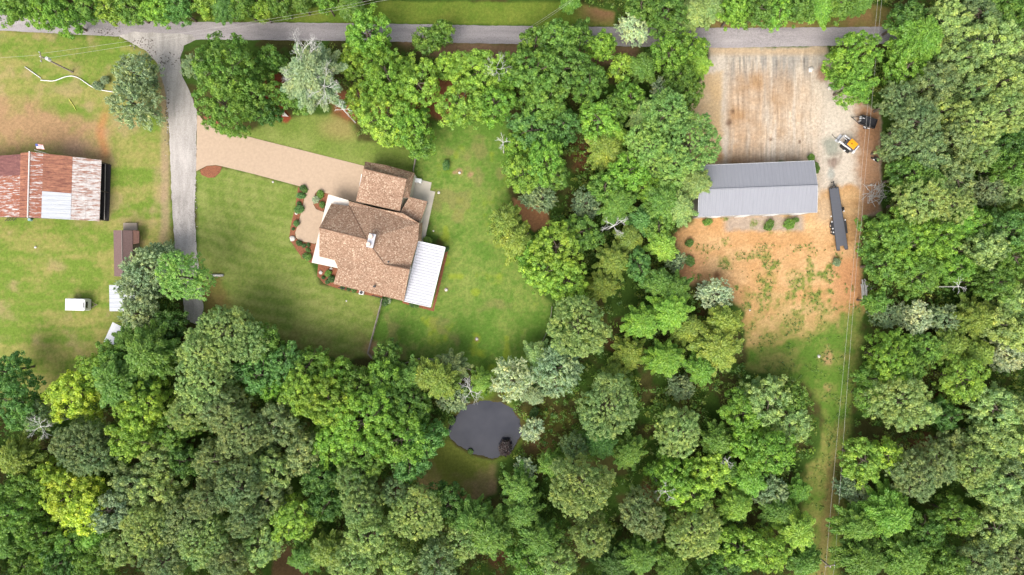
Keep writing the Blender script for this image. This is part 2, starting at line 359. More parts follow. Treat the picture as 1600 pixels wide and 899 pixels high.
    pd = sdist(px, py, POND) + (fbm(px / 9, py / 9, 203, 3) - .5) * 8; Z = (fbm(X / 9, Y / 9, 2, 3) - .5) * .10 - sstep(-3, 8, pd) * 1.1
    frame = np.abs(px - 800) < 1400
    Z = np.where(frame, Z, 0)
    me = bpy.data.meshes.new('ground'); nv = nx * ny
    me.vertices.add(nv); me.vertices.foreach_set('co', np.stack([X, Y, Z], 1).ravel())
    i = np.arange(nx - 1)[None, :] + nx * np.arange(ny - 1)[:, None]; i = i.ravel()
    q = np.stack([i, i + 1, i + nx + 1, i + nx], 1); nf = len(q)
    me.loops.add(nf * 4); me.loops.foreach_set('vertex_index', q.ravel())
    me.polygons.add(nf); me.polygons.foreach_set('loop_start', np.arange(nf) * 4)
    me.update(); me.validate()
    ca = me.color_attributes.new('soil', 'FLOAT_COLOR', 'POINT')
    ca.data.foreach_set('color', np.concatenate([c, streak[:, None]], 1).astype(np.float32).ravel())
    mt, nt, b = nodes('ground')
    at = N(nt, 'ShaderNodeAttribute'); at.attribute_name = 'soil'; tc = N(nt, 'ShaderNodeTexCoord')
    n1 = noise_node(nt, tc.outputs['Object'], 2.2, 8, .72); n2 = noise_node(nt, tc.outputs['Object'], 9.0, 4, .7)
    r = ramp(nt, n1.outputs['Fac'], [(.28, (.72, .72, .72)), (.72, (1.27, 1.27, 1.27))]); r2 = ramp(nt, n2.outputs['Fac'], [(.25, (.7, .7, .7)), (.75, (1.3, 1.3, 1.3))])
    m1 = N(nt, 'ShaderNodeMix', data_type='RGBA', blend_type='MULTIPLY'); m1.inputs['Factor'].default_value = 1
    m2 = N(nt, 'ShaderNodeMix', data_type='RGBA', blend_type='MULTIPLY'); m2.inputs['Factor'].default_value = 1
    nt.links.new(at.outputs['Color'], m1.inputs['A']); nt.links.new(r.outputs[0], m1.inputs['B'])
    nt.links.new(m1.outputs['Result'], m2.inputs['A']); nt.links.new(r2.outputs[0], m2.inputs['B']); mp = N(nt, 'ShaderNodeMapping'); mp.inputs['Scale'].default_value = (2.2, .16, 1); nt.links.new(tc.outputs['Object'], mp.inputs['Vector'])
    n5 = noise_node(nt, mp.outputs[0], 1.0, 6, .7); r5 = ramp(nt, n5.outputs['Fac'], [(.28, (.70, .65, .60)), (.5, (1, .98, .96)), (.70, (1.22, 1.21, 1.19))])
    m6 = N(nt, 'ShaderNodeMix', data_type='RGBA', blend_type='MULTIPLY'); nt.links.new(at.outputs['Alpha'], m6.inputs['Factor']); nt.links.new(m2.outputs['Result'], m6.inputs['A']); nt.links.new(r5.outputs[0], m6.inputs['B'])
    nt.links.new(m6.outputs['Result'], b.inputs['Base Color'])
    b.inputs['Roughness'].default_value = 1.0; b.inputs['Specular IOR Level'].default_value = 0.1
    bp = N(nt, 'ShaderNodeBump'); bp.inputs['Strength'].default_value = .5; bp.inputs['Distance'].default_value = .08
    nt.links.new(n1.outputs['Fac'], bp.inputs['Height']); nt.links.new(bp.outputs[0], b.inputs['Normal'])
    me.materials.append(mt)
    o = bpy.data.objects.new('ground', me); COL.objects.link(o); tag(o, kind='structure')
make_ground()

def W(poly): return [tuple(P(x, y)[:2]) for x, y in poly]
def dense(poly, step=4.0, jit=0.0, closed=True):
    out = []; n = len(poly)
    for i in range(n if closed else n - 1):
        a, b = poly[i], poly[(i + 1) % n]; L = math.hypot(b[0] - a[0], b[1] - a[1]); k = max(1, int(L / step))
        for j in range(k):
            t = j / k; out.append((a[0] + (b[0] - a[0]) * t + random.uniform(-jit, jit), a[1] + (b[1] - a[1]) * t + random.uniform(-jit, jit)))
    return out

# old asphalt with cracks, patches and worn wheel tracks
def asphalt(name, c1, c2, crack=(.05, .045, .045), s=.35, st=(1, 1, 1)):
    m, nt, b = nodes(name); tc = N(nt, 'ShaderNodeTexCoord')
    mp = N(nt, 'ShaderNodeMapping'); mp.inputs['Scale'].default_value = st; nt.links.new(tc.outputs['Object'], mp.inputs['Vector'])
    n1 = noise_node(nt, mp.outputs[0], s, 8, .65); r = ramp(nt, n1.outputs['Fac'], [(.32, c1), (.68, c2)])
    n2 = noise_node(nt, tc.outputs['Object'], 6, 5, .75); r2 = ramp(nt, n2.outputs['Fac'], [(.3, (.75, .75, .75)), (.7, (1.25, 1.25, 1.25))])
    m1 = N(nt, 'ShaderNodeMix', data_type='RGBA', blend_type='MULTIPLY'); m1.inputs['Factor'].default_value = 1
    nt.links.new(r.outputs[0], m1.inputs['A']); nt.links.new(r2.outputs[0], m1.inputs['B'])
    wv = noise_node(nt, tc.outputs['Object'], .55, 6, .7)
    rc = ramp(nt, wv.outputs['Fac'], [(.485, (0, 0, 0)), (.5, (1, 1, 1)), (.515, (0, 0, 0))])
    gate = noise_node(nt, tc.outputs['Object'], .12, 2); rg = ramp(nt, gate.outputs['Fac'], [(.5, (0, 0, 0)), (.62, (.55, .55, .55))])
    mm = N(nt, 'ShaderNodeMath', operation='MULTIPLY'); nt.links.new(rc.outputs[0], mm.inputs[0]); nt.links.new(rg.outputs[0], mm.inputs[1])
    n4 = noise_node(nt, tc.outputs['Object'], 1.7, 5, .75); r4 = ramp(nt, n4.outputs['Fac'], [(.30, (.72, .70, .68)), (.42, (1, 1, 1)), (.62, (1, 1, 1)), (.72, (1.15, 1.15, 1.15))])
    m5 = N(nt, 'ShaderNodeMix', data_type='RGBA', blend_type='MULTIPLY'); m5.inputs['Factor'].default_value = 1
    nt.links.new(m1.outputs['Result'], m5.inputs['A']); nt.links.new(r4.outputs[0], m5.inputs['B']); m1 = m5
    m2 = N(nt, 'ShaderNodeMix', data_type='RGBA'); nt.links.new(mm.outputs[0], m2.inputs['Factor']); nt.links.new(m1.outputs['Result'], m2.inputs['A']); m2.inputs['B'].default_value = (*crack, 1)
    nt.links.new(m2.outputs['Result'], b.inputs['Base Color']); b.inputs['Roughness'].default_value = .9
    return m
def sheet(name, poly, mat, z, jit=0.0, step=5):
    b = MB(); b.prism(W(dense(poly, step, jit)), -0.05, z); return tag(b.build(name, mat), kind='structure')

ASPH = asphalt('old_asphalt', lin(148, 141, 143, .85), lin(182, 174, 174, .85), st=(.25, 1.6, 1))
LANE = asphalt('worn_lane', lin(152, 146, 140, .84), lin(200, 192, 186, .84), st=(1.8, .3, 1))
sheet('road', [(-120, 16), (0, 22), (100, 28), (200, 33), (300, 34.5), (430, 35.5), (530, 36.5), (640, 38), (800, 41), (1000, 43), (1130, 44), (1290, 43), (1400, 42), (1500, 44), (1720, 50), (1720, 76), (1500, 70), (1400, 68), (1290, 72), (1130, 75), (1000, 73), (800, 69), (640, 66), (530, 64), (430, 63), (300, 62), (200, 58), (100, 53), (0, 48), (-120, 44)], ASPH, .035, .45)
sheet('driveway', [(186, 56), (210, 50), (300, 54), (306, 62), (288, 72), (281, 90), (285, 120), (300, 150), (308, 176), (306.5, 268), (304, 330), (307, 385), (312, 430), (318, 480), (312, 510), (290, 500), (282, 440), (273, 385), (268, 300), (265, 210), (258, 140), (246, 100), (228, 80)], LANE, .042, .7)
AGG = simple('exposed_aggregate', lin(204, 178, 152, .74), .85, var=.09, scale=2.0, bump=.3)
DRIVE = [(308.4, 175), (314, 184), (321.8, 193.4), (333.4, 200), (348.5, 203.4), (400, 217), (470, 234.5), (566.7, 259), (580, 262), (572, 322), (545, 313), (515, 305), (497, 298), (493, 302), (490, 312), (490, 320), (494, 327), (504, 331), (512, 334), (505, 372), (492, 381), (478, 378.5), (468, 376), (463, 372), (461.5, 364), (466, 350), (472, 328), (479, 294), (467, 291), (400, 273), (346.8, 260), (336.8, 258.1), (323.4, 259.3), (306.7, 267.7)]
sheet('concrete_driveway', DRIVE, AGG, .055, 0, 6)
sheet('patio', [(640, 277), (674.5, 285.5), (672, 298), (680, 300), (665, 369), (661, 390), (640, 390), (630, 330)], CONC, .10)
sheet('mulch_bed', [(466, 293), (478.6, 294), (471.5, 328), (465.5, 350), (461, 364), (462.5, 372.5), (468, 376.6), (478, 379), (492, 381.6), (505, 373), (500, 412), (487, 411), (472, 404), (455, 378), (452, 372), (455, 350), (462, 322)], MULCH, .07, .3, 4)
sheet('mulch_bed', [(497.5, 298.5), (515, 303.5), (505, 331), (494.5, 326.5), (490.6, 319.5), (490.6, 312), (493.5, 302.5)], MULCH, .07, .2, 4)
sheet('mulch_bed', [(497, 413), (530, 420), (524, 440), (605, 462), (602, 467), (560, 458.5), (524, 450), (506, 443), (496, 432)], MULCH, .07, .3, 4)
sheet('mulch_bed', [(312, 266.5), (323.4, 259.9), (336.8, 258.7), (347, 261), (343.5, 270), (335, 277.7), (325, 278), (315, 273.5)], MULCH, .06, .2, 4)
sheet('mulch_bed', [(318, 182), (330, 183), (342, 192), (346, 202.4), (333.6, 199.4), (322, 192.8)], MULCH, .06, .2, 4)
sheet('mulch_bed', [(629, 470), (675, 482), (697, 388), (701, 389), (678, 487), (629, 474)], MULCH, .05, .4, 4)
def rubble():
    r = random.Random(4); m = MB()
    for (x, y, sx, sy, n) in ((218, 66, 22, 10, 60), (236, 82, 9, 18, 50), (263, 95, 20, 14, 60), (165, 50, 25, 6, 50), (262, 180, 3, 60, 70), (306, 300, 2, 60, 40)):
        for _ in range(n):
            p = P(x + r.gauss(0, sx * .5), y + r.gauss(0, sy * .5)); q = r.uniform(.05, .16)
            m.box((p.x, p.y, .045), (q * r.uniform(.8, 2), q, .06), r.uniform(0, 3), mi=r.choice((0, 0, 1)))
    o = m.build('rubble', [simple('dark_rubble', (.11, .09, .075), .95, var=.3), simple('pale_rubble', (.45, .42, .38), .95, var=.2)]); tag(o, 'loose broken stones scattered round the driveway junction', 'rubble', kind='stuff')
rubble()
# pond water
def water():
    m, nt, b = nodes('pond_water'); b.inputs['Base Color'].default_value = (.085, .083, .10, 1); b.inputs['Roughness'].default_value = .04
    tc = N(nt, 'ShaderNodeTexCoord'); n = noise_node(nt, tc.outputs['Object'], 1.2, 3); bp = N(nt, 'ShaderNodeBump'); bp.inputs['Strength'].default_value = .05
    nt.links.new(n.outputs['Fac'], bp.inputs['Height']); nt.links.new(bp.outputs[0], b.inputs['Normal'])
    n2 = noise_node(nt, tc.outputs['Object'], .15, 3); r = ramp(nt, n2.outputs['Fac'], [(.35, (.022, .024, .036)), (.65, (.042, .043, .056))]); nt.links.new(r.outputs[0], b.inputs['Base Color'])
    w = MB(); pts = [(x + (x - 758) * .06, y + (y - 671) * .06) for x, y in POND]; w.prism(W(pts), -.5, -.16); o = w.build('water', m); tag(o, kind='structure')
water()

# ------------------------------------------------------------------ the tan-roofed house
def shingle():
    m, nt, b = nodes('shingles'); tc = N(nt, 'ShaderNodeTexCoord')
    v = N(nt, 'ShaderNodeTexVoronoi'); v.inputs['Scale'].default_value = 6.5; nt.links.new(tc.outputs['Object'], v.inputs['Vector'])
    sx = N(nt, 'ShaderNodeSeparateColor'); nt.links.new(v.outputs['Color'], sx.inputs[0])
    r = ramp(nt, sx.outputs[0], [(0, lin(142, 111, 90, .74)), (.45, lin(170, 138, 115, .74)), (.85, lin(186, 155, 131, .74)), (1, lin(220, 196, 170, .74))])
    n = noise_node(nt, tc.outputs['Object'], .5, 4); r2 = ramp(nt, n.outputs['Fac'], [(.3, (.9, .9, .9)), (.7, (1.1, 1.1, 1.1))])
    mx = N(nt, 'ShaderNodeMix', data_type='RGBA', blend_type='MULTIPLY'); mx.inputs['Factor'].default_value = 1
    nt.links.new(r.outputs[0], mx.inputs['A']); nt.links.new(r2.outputs[0], mx.inputs['B']); nt.links.new(mx.outputs['Result'], b.inputs['Base Color'])
    b.inputs['Roughness'].default_value = .95; b.inputs['Specular IOR Level'].default_value = .15
    return m
SHING = shingle()

def roof_from(facets, V, name, mat, parent, drop=.22):
    b = MB(); ks = list(V); pts = [P(*V[k]) for k in ks]; ix = {k: i for i, k in enumerate(ks)}
    fs = []
    for f in facets:
        q = [ix[k] for k in f]; nrm = Vector((0, 0, 0))
        for i in range(len(q)): a, c = pts[q[i]], pts[q[(i + 1) % len(q)]]; nrm += (a).cross(c)
        if nrm.z < 0: q.reverse()
        fs.append(tuple(q))
    b.add(pts, fs)
    from collections import Counter
    dirs = [(f[i], f[(i + 1) % len(f)]) for f in fs for i in range(len(f))]
    und = Counter(frozenset(e) for e in dirs); bd = [e for e in dirs if und[frozenset(e)] == 1]
    n = len(b.v)
    for a, c in bd:
        pa, pc = pts[a], pts[c]
        b.add([pa, pc, pc - Vector((0, 0, drop)), pa - Vector((0, 0, drop))], [(0, 3, 2, 1)])
    return b.build(name, mat, parent), [(pts[a], pts[c]) for a, c in bd]

def build_house():
    root = empty('brick_house', P(590, 375)); tag(root, 'tan shingle-roofed house with a white patio cover at the end of the driveway', 'house')
    V = dict(a1=(518, 318, 3.9), a2=(545, 322, 4.4), r0=(499, 356, 7.6), r1=(572, 374, 7.9), b1=(499, 401, 3.9), b2=(523, 407, 4.2),
             e1=(541, 401, 5.2), em=(601, 413.5, 6.5), e2=(640, 421.5, 6.1), d0=(528, 419, 4.2), d1=(521, 444, 3.3), d2=(631, 471, 3.3), c2=(630, 334, 5.3), c3=(655, 349, 4.9), c4=(653, 377, 4.9),
             f=(642, 414.5, 4.9), s1=(660, 348, 3.4), s2=(658, 377, 3.4), a3=(545, 314.5, 4.3), c1=(590, 326, 5.1),
             k2=(624.6, 333, 4.15), k1=(639.5, 308, 4.1), k3=(668, 315, 3.1), k4=(657, 347, 3.3))
    F = [('a1', 'a2', 'r1', 'r0'), ('r0', 'r1', 'em', 'e1', 'b2', 'b1'), ('r1', 'a2', 'a3', 'c1'), ('r1', 'c1', 'c2', 'c3'), ('r1', 'c3', 'c4'), ('r1', 'c4', 'f', 'em'), ('em', 'f', 'e2'),
         ('e1', 'em', 'e2', 'd2', 'd1', 'd0'), ('e1', 'd0', 'b2'), ('c3', 's1', 's2', 'c4'), ('k2', 'k1', 'k3', 'k4')]
    roof, bd = roof_from(F, V, 'roof', SHING, root)
    G = dict(g1=(568, 264, 6.2), g2=(635.4, 280.5, 6.2), g3=(624.6, 330.4, 4.7), g4=(556, 314.5, 4.7))
    up, bd2 = roof_from([('g1', 'g2', 'g3', 'g4')], G, 'roof', SHING, root, .3)
    Bk = dict(g1=(568.3, 265, 5.75), g2=(634.5, 281.5, 5.75), h1=(570.5, 252.7, 4.2), h2=(603, 258.2, 4.4), h3=(647.7, 270.4, 4.0), k1=(639.5, 309, 4.0), k0=(629, 309, 4.9))
    bk, bd3 = roof_from([('g1', 'g2', 'h3', 'h2', 'h1'), ('g2', 'k0', 'k1', 'h3')], Bk, 'roof', SHING, root, .2)
    RC = simple('ridge_shingles', lin(150, 118, 96, .7), .95, var=.2, scale=6)
    for (k1, k2, VV, par) in (('r0', 'r1', V, roof), ('a2', 'r1', V, roof), ('em', 'e2', V, roof), ('r1', 'em', V, roof), ('g1', 'g2', G, up)):
        rm = MB(); a, c = P(*VV[k1]), P(*VV[k2]); rm.tube([a + Vector((0, 0, .0)), c + Vector((0, 0, .0))], .10, 6); rm.build('ridge_cap', RC, par)
    w = MB(); cen = P(585, 365)
    for bdx, ins in ((bd, .96), (bd2, .96), (bd3, .96)):
        c2 = sum(((a + b) * .5 for a, b in bdx), Vector()) / len(bdx)
        for a, c in bdx:
            pa = c2.lerp(a, ins); pc = c2.lerp(c, ins); za, zc = a.z - .3, c.z - .3
            w.add([(pa.x, pa.y, 0), (pc.x, pc.y, 0), (pc.x, pc.y, zc), (pa.x, pa.y, za)], [(0, 1, 2, 3)])
    w.build('wall', WALLM, root)
    pr = MB(); z = 3.3
    pr.prism([tuple(P(x, y, z)[:2]) for x, y in [(513, 304), (544, 313), (550, 330), (530, 400), (531, 420), (487, 410.5)]], z - .22, z)
    pr.build('porch_roof', simple('porch_roof_white', lin(238, 226, 212, .86), .6, var=.03), root)
    # chimney with two flues
    ch = MB(); z = 8.6
    q = [tuple(P(x, y, z)[:2]) for x, y in [(577, 364.5), (587.5, 366.5), (582.5, 388), (572, 386)]]
    cx = sum(p[0] for p in q) / 4; cy = sum(p[1] for p in q) / 4
    q2 = [(cx + (p[0] - cx) * .86, cy + (p[1] - cy) * .9) for p in q]
    ch.prism(q2, 5.2, z - .12, 0); chim = ch.build('chimney', simple('chimney_brick', (.32, .22, .17), .9, var=.3, scale=6), roof)
    cp = MB(); cp.prism(q, z - .12, z); cp.build('chimney_cap', simple('chimney_cap_metal', lin(200, 200, 205, .9), .45, .3, var=.08), chim)
    POT = simple('flue_clay', lin(222, 196, 182, .9), .8, var=.1)
    for (x, y) in ((579, 369.5), (575.5, 382)):
        p = P(x, y, 9.0); fl = MB(); n = 14
        fl.tube([(p.x, p.y, z - .02), (p.x, p.y, 9.25)], .36, n, cap=False); fl.tube([(p.x, p.y, 9.25), (p.x, p.y, 9.0)], .25, n)
        ring = [(p.x + r * math.cos(2 * math.pi * k / n), p.y + r * math.sin(2 * math.pi * k / n), 9.25) for r in (.36, .25) for k in range(n)]
        fl.add(ring, [(k, (k + 1) % n, n + (k + 1) % n, n + k) for k in range(n)]); fl.build('flue', POT, chim)
    for (x, y, zz, m_, r) in ((610, 336.5, 4.2, BLACK, .22), (604, 334, 4.2, BLACK, .1), (600, 330, 4.1, WHITE, .12), (607, 334.5, 4.2, BLACK, .12), (628, 375, 4.9, BLACK, .14), (631, 375.5, 4.7, BLACK, .14), (607, 409.5, 6.0, BLACK, .12), (585, 447.8, 4.3, BLACK, .16)):
        p = P(x, y, zz + .3); v = MB(); v.cyl((p.x, p.y, zz + .1), r, .7, 8); v.cyl((p.x, p.y, zz + .42), r * 1.35, .08, 8); v.build('vent', m_, roof)
    # white ribbed patio cover on posts
    PC = [(653.5, 377, 3.05), (695.4, 386.7, 2.75), (672.3, 480, 2.75), (631, 470.6, 3.05)]
    p = [P(*c) for c in PC]; cv = MB(); nb = 22
    for i in range(nb):
        t0, t1 = i / nb, (i + 1) / nb - .012
        a, b_, c, d = p[0].lerp(p[3], t0), p[1].lerp(p[2], t0), p[1].lerp(p[2], t1), p[0].lerp(p[3], t1); dz = Vector((0, 0, .06))
        cv.add([a, b_, c, d, a - dz, b_ - dz, c - dz, d - dz], [(0, 3, 2, 1), (4, 5, 6, 7), (0, 1, 5, 4), (1, 2, 6, 5), (2, 3, 7, 6), (3, 0, 4, 7)])
        e, f = p[0].lerp(p[3], t1 + .006), p[1].lerp(p[2], t1 + .006); cv.tube([e + Vector((0, 0, .0)), f + Vector((0, 0, .0))], .045, 5)
    cov = cv.build('patio_cover', simple('patio_cover_white', lin(220, 220, 228, .78), .5, var=.06, scale=.8, stretch=(.5, 4, 1)), root)
    tr = MB(); up_ = Vector((0, 0, .04))
    tr.tube([p[1] + up_, p[2] + up_], .12, 6); tr.tube([p[2] + up_, p[3] + up_], .07, 6); tr.tube([p[0] + up_, p[1] + up_], .07, 6); tr.build('gutter', WHITE, cov)
    for t in (.02, .34, .66, .98):
        q_ = p[1].lerp(p[2], t).lerp(p[0].lerp(p[3], t), .06); po = MB(); po.box((q_.x, q_.y, 1.36), (.12, .12, 2.7), .2); po.build('post', WHITE, cov)
    # garage doors and windows on the long walls
    for (x0, y0, x1, y1, z0, z1, nm) in ((533, 449, 545, 452, 1.0, 2.3, 'window'), (585, 461.5, 597, 464.5, 1.0, 2.3, 'window'), (566, 300, 570, 276, .1, 2.5, 'garage_door')):
        a, b_ = P(x0, y0), P(x1, y1); d = (b_ - a).normalized(); nn = Vector((-d.y, d.x, 0)) * .05
        wv = MB(); wv.box(((a + b_) / 2 + Vector((0, 0, (z0 + z1) / 2))), ((b_ - a).length, .12, z1 - z0), math.atan2(d.y, d.x)); wv.build(nm, GLASS_D if nm == 'window' else WHITE, root)
build_house()

def box_unit(px, py, d, rz, label, cat, name, lid=True, fan=False):
    p = P(px, py, d[2]); r = empty(name, (p.x, p.y, 0)); tag(r, label, cat)
    b = MB(); b.box((p.x, p.y, d[2] / 2 + .06), (d[0], d[1], d[2]), rz, bev=.06); b.build('casing', WHITE, r)
    if fan:
        f = MB(); f.cyl((p.x, p.y, d[2] + .07), d[0] * .36, .04, 16); f.build('fan_grille', BLACK, r)
    else:
        f = MB(); f.box((p.x, p.y, d[2] + .08), (d[0] * .9, d[1] * .85, .06), rz, bev=.02); f.build('lid', WHITE, r)
box_unit(653, 282, (1.25, .75, 1.0), -.22, 'white lidded box on the patio slab beside the house garage wing', 'storage box', 'storage_box')
box_unit(564.6, 457.3, (.8, .75, .8), -.22, 'small white air conditioner unit with dark fan against the house wall', 'air conditioner', 'air_conditioner', fan=True)

# ------------------------------------------------------------------ rusty barn
def tin(name, c_a, c_b, lo, hi, ridge_dir='y', sc=1.0, tone=None):
    """corrugated sheet, rust in streaks along the ribs"""
    m, nt, b = nodes(name); tc = N(nt, 'ShaderNodeTexCoord'); mp = N(nt, 'ShaderNodeMapping')
    mp.inputs['Scale'].default_value = (.5, 3.4, 1) if ridge_dir == 'y' else (3.4, .5, 1); nt.links.new(tc.outputs['Object'], mp.inputs['Vector'])
    n = noise_node(nt, mp.outputs[0], 1.1 * sc, 8, .7); r = ramp(nt, n.outputs['Fac'], [(lo, c_a), (hi, c_b)])
    n3 = noise_node(nt, tc.outputs['Object'], 2.5, 5, .7); r3 = ramp(nt, n3.outputs['Fac'], [(.3, (.72, .72, .72)), (.7, (1.2, 1.2, 1.2))])
    mx = N(nt, 'ShaderNodeMix', data_type='RGBA', blend_type='MULTIPLY'); mx.inputs['Factor'].default_value = 1
    nt.links.new(r.outputs[0], mx.inputs['A']); nt.links.new(r3.outputs[0], mx.inputs['B']); nt.links.new(mx.outputs['Result'], b.inputs['Base Color'])
    b.inputs['Roughness'].default_value = .6
    return m
RUST, RUSTD, ZINC, ZINCD = lin(158, 96, 70, .85), lin(118, 66, 54, .85), lin(222, 216, 212, .74), lin(190, 184, 180, .8)
T_MIX = tin('tin_rust_white', RUST, ZINC, .50, .60); T_RUST = tin('tin_rust', RUSTD, lin(190, 130, 98, .85), .35, .68); T_WHITE = tin('tin_streaked', lin(160, 116, 96, .85), ZINC, .42, .54)
T_NEW = None
def banded(name, c1, c2, freq, axis, rough=.5, metal=.1, stain=.12):
    m, nt, b = nodes(name); tc = N(nt, 'ShaderNodeTexCoord'); w = N(nt, 'ShaderNodeTexWave', wave_type='BANDS', bands_direction=axis); w.inputs['Scale'].default_value = freq
    w.inputs['Distortion'].default_value = .25; nt.links.new(tc.outputs['Object'], w.inputs['Vector'])
    r = ramp(nt, w.outputs['Fac'], [(.0, c2), (.16, c1), (1, c1)]); mp = N(nt, 'ShaderNodeMapping'); mp.inputs['Scale'].default_value = (.5, 3, 1) if axis == 'Y' else (3, .4, 1); nt.links.new(tc.outputs['Object'], mp.inputs['Vector'])
    n = noise_node(nt, mp.outputs[0], .9, 6, .7); r2 = ramp(nt, n.outputs['Fac'], [(.3, (1 - stain,) * 3), (.65, (1.04,) * 3)])
    mx = N(nt, 'ShaderNodeMix', data_type='RGBA', blend_type='MULTIPLY'); mx.inputs['Factor'].default_value = 1
    nt.links.new(r.outputs[0], mx.inputs['A']); nt.links.new(r2.outputs[0], mx.inputs['B']); nt.links.new(mx.outputs['Result'], b.inputs['Base Color']); b.inputs['Roughness'].default_value = rough; b.inputs['Metallic'].default_value = metal
    return m
T_NEW = banded('tin_new', lin(222, 225, 230, .72), lin(206, 208, 214, .68), .42, 'Y'); T_PURP = tin('tin_purple_rust', lin(112, 68, 66, .85), lin(146, 96, 88, .85), .35, .66)
def panel(parent, name, corners, mat, ribs=14, th=.03, rib_r=.03, along=(0, 1)):
    """corners: 4 points a b c d (metres); ribs run a->b direction, stacked along a->d"""
    a, b_, c, d = corners; m = MB(); dz = Vector((0, 0, th))
    m.add([a, b_, c, d, a - dz, b_ - dz, c - dz, d - dz], [(0, 3, 2, 1), (4, 5, 6, 7), (0, 1, 5, 4), (1, 2, 6, 5), (2, 3, 7, 6), (3, 0, 4, 7)])
    for i in range(ribs):
        t = (i + .5) / ribs; e, f = a.lerp(d, t), b_.lerp(c, t); m.tube([e, f], rib_r, 4, cap=True)
    # keep faces up
    return m.build(name, mat, parent)
BARN_D = simple('barn_dark_wood', (.07, .055, .045), .9)
def build_barn():
    root = empty('tin_barn', P(75, 292)); tag(root, 'old barn with rusty patched tin roof on the left field', 'barn')
    zr, ze = 5.6, 2.7
    rt, rb = (46.4, 237.2), (43.6, 339.8); et, eb = (158.5, 250.4), (155.2, 345.8)
    def pt(u, v):      # u 0..1 from ridge to right eave, v 0..1 from top gable to bottom gable (in the picture)
        x = (rt[0] * (1 - u) + et[0] * u) * (1 - v) + (rb[0] * (1 - u) + eb[0] * u) * v
        y = (rt[1] * (1 - u) + et[1] * u) * (1 - v) + (rb[1] * (1 - u) + eb[1] * u) * v
        return P(x, y, zr + (ze - zr) * u)
    def quad(u0, u1, v0, v1, dz=0): return [q + Vector((0, 0, dz)) for q in (pt(u0, v0), pt(u1, v0), pt(u1, v1), pt(u0, v1))]
    for (u0, u1, v0, v1, mt, dz, nr) in ((.0, .2, 0, 1, T_MIX, .0, 30), (.19, .6, 0, .6, T_RUST, .025, 18), (.19, .6, .585, 1, T_NEW, .045, 12), (.595, .80, 0, 1, T_WHITE, .0, 30), (.79, 1, 0, 1, T_WHITE, -.025, 30)):
        panel(root, 'roof_sheet', quad(u0, u1, v0, v1, dz), mt, nr)
    # far slope, running out of the picture
    lt, lb = (-70, 246), (-70, 338)
    def pl(u, v):
        x = (rt[0] * (1 - u) + lt[0] * u) * (1 - v) + (rb[0] * (1 - u) + lb[0] * u) * v
        y = ((rt[1] + 1) * (1 - u) + lt[1] * u) * (1 - v) + (rb[1] * (1 - u) + lb[1] * u) * v
        return P(x, y, zr - .05 + (ze - zr) * u)
    def ql(u0, u1, v0, v1, dz=0): return [q + Vector((0, 0, dz)) for q in (pl(u1, v0), pl(u0, v0), pl(u0, v1), pl(u1, v1))]
    for (u0, u1, v0, v1, mt, dz, nr) in ((0, .12, 0, 1, T_RUST, .03, 30), (.11, 1, 0.02, .36, T_PURP, 0, 12), (.11, 1, .35, 1, T_MIX, .01, 22)):
        panel(root, 'roof_sheet', ql(u0, u1, v0, v1, dz), mt, nr)
    rc = MB(); a, b_ = pt(0, -.005), pt(0, 1.005); rc.tube([a + Vector((0, 0, .06)), b_ + Vector((0, 0, .06))], .12, 6); rc.build('ridge_cap', simple('ridge_cap_white', lin(230, 220, 214, .85), .6, var=.1), root)
    # walls: gables at top and bottom, open bay on the right
    w = MB(); ins = .35
    for v in (.03, .97):
        a, m_, c = pl(.93, v), pt(.02, v), pt(.93, v)
        w.add([(a.x, a.y, 0), (m_.x, m_.y, 0), (c.x, c.y, 0), (c.x, c.y, c.z - .15), (m_.x, m_.y, zr - .2), (a.x, a.y, a.z - .15)], [(0, 1, 4, 5), (1, 2, 3, 4)])
    a, c = pt(.8, .03), pt(.8, .97); w.add([(a.x, a.y, 0), (c.x, c.y, 0), (c.x, c.y, c.z - .15), (a.x, a.y, a.z - .15)], [(0, 1, 2, 3)])
    w.build('wall', simple('barn_boards', (.10, .08, .065), .9, var=.4, scale=3, stretch=(4, 4, .3)), root)
    for v in (.03, .5, .97):
        q = pt(.985, v); po = MB(); po.box((q.x, q.y, q.z / 2 - .08), (.14, .14, q.z - .12)); po.build('post', BARN_D, root)
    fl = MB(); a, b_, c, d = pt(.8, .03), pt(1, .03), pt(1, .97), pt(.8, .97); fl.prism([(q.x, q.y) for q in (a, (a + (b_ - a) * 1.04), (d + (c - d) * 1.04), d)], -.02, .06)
    fl.build('shade_floor', simple('bay_painted_shade', (.035, .03, .03), .95, var=.3), root)  # near-black floor: the dark inside the open bay is put into its colour
    bm = MB(); p0, p1 = P(164.6, 256, .5), P(163, 345, .5)
    bm.tube([p0, p1], .07, 5); bm.build('rail', simple('pale_rail', (.45, .40, .36), .8), root)
build_barn()
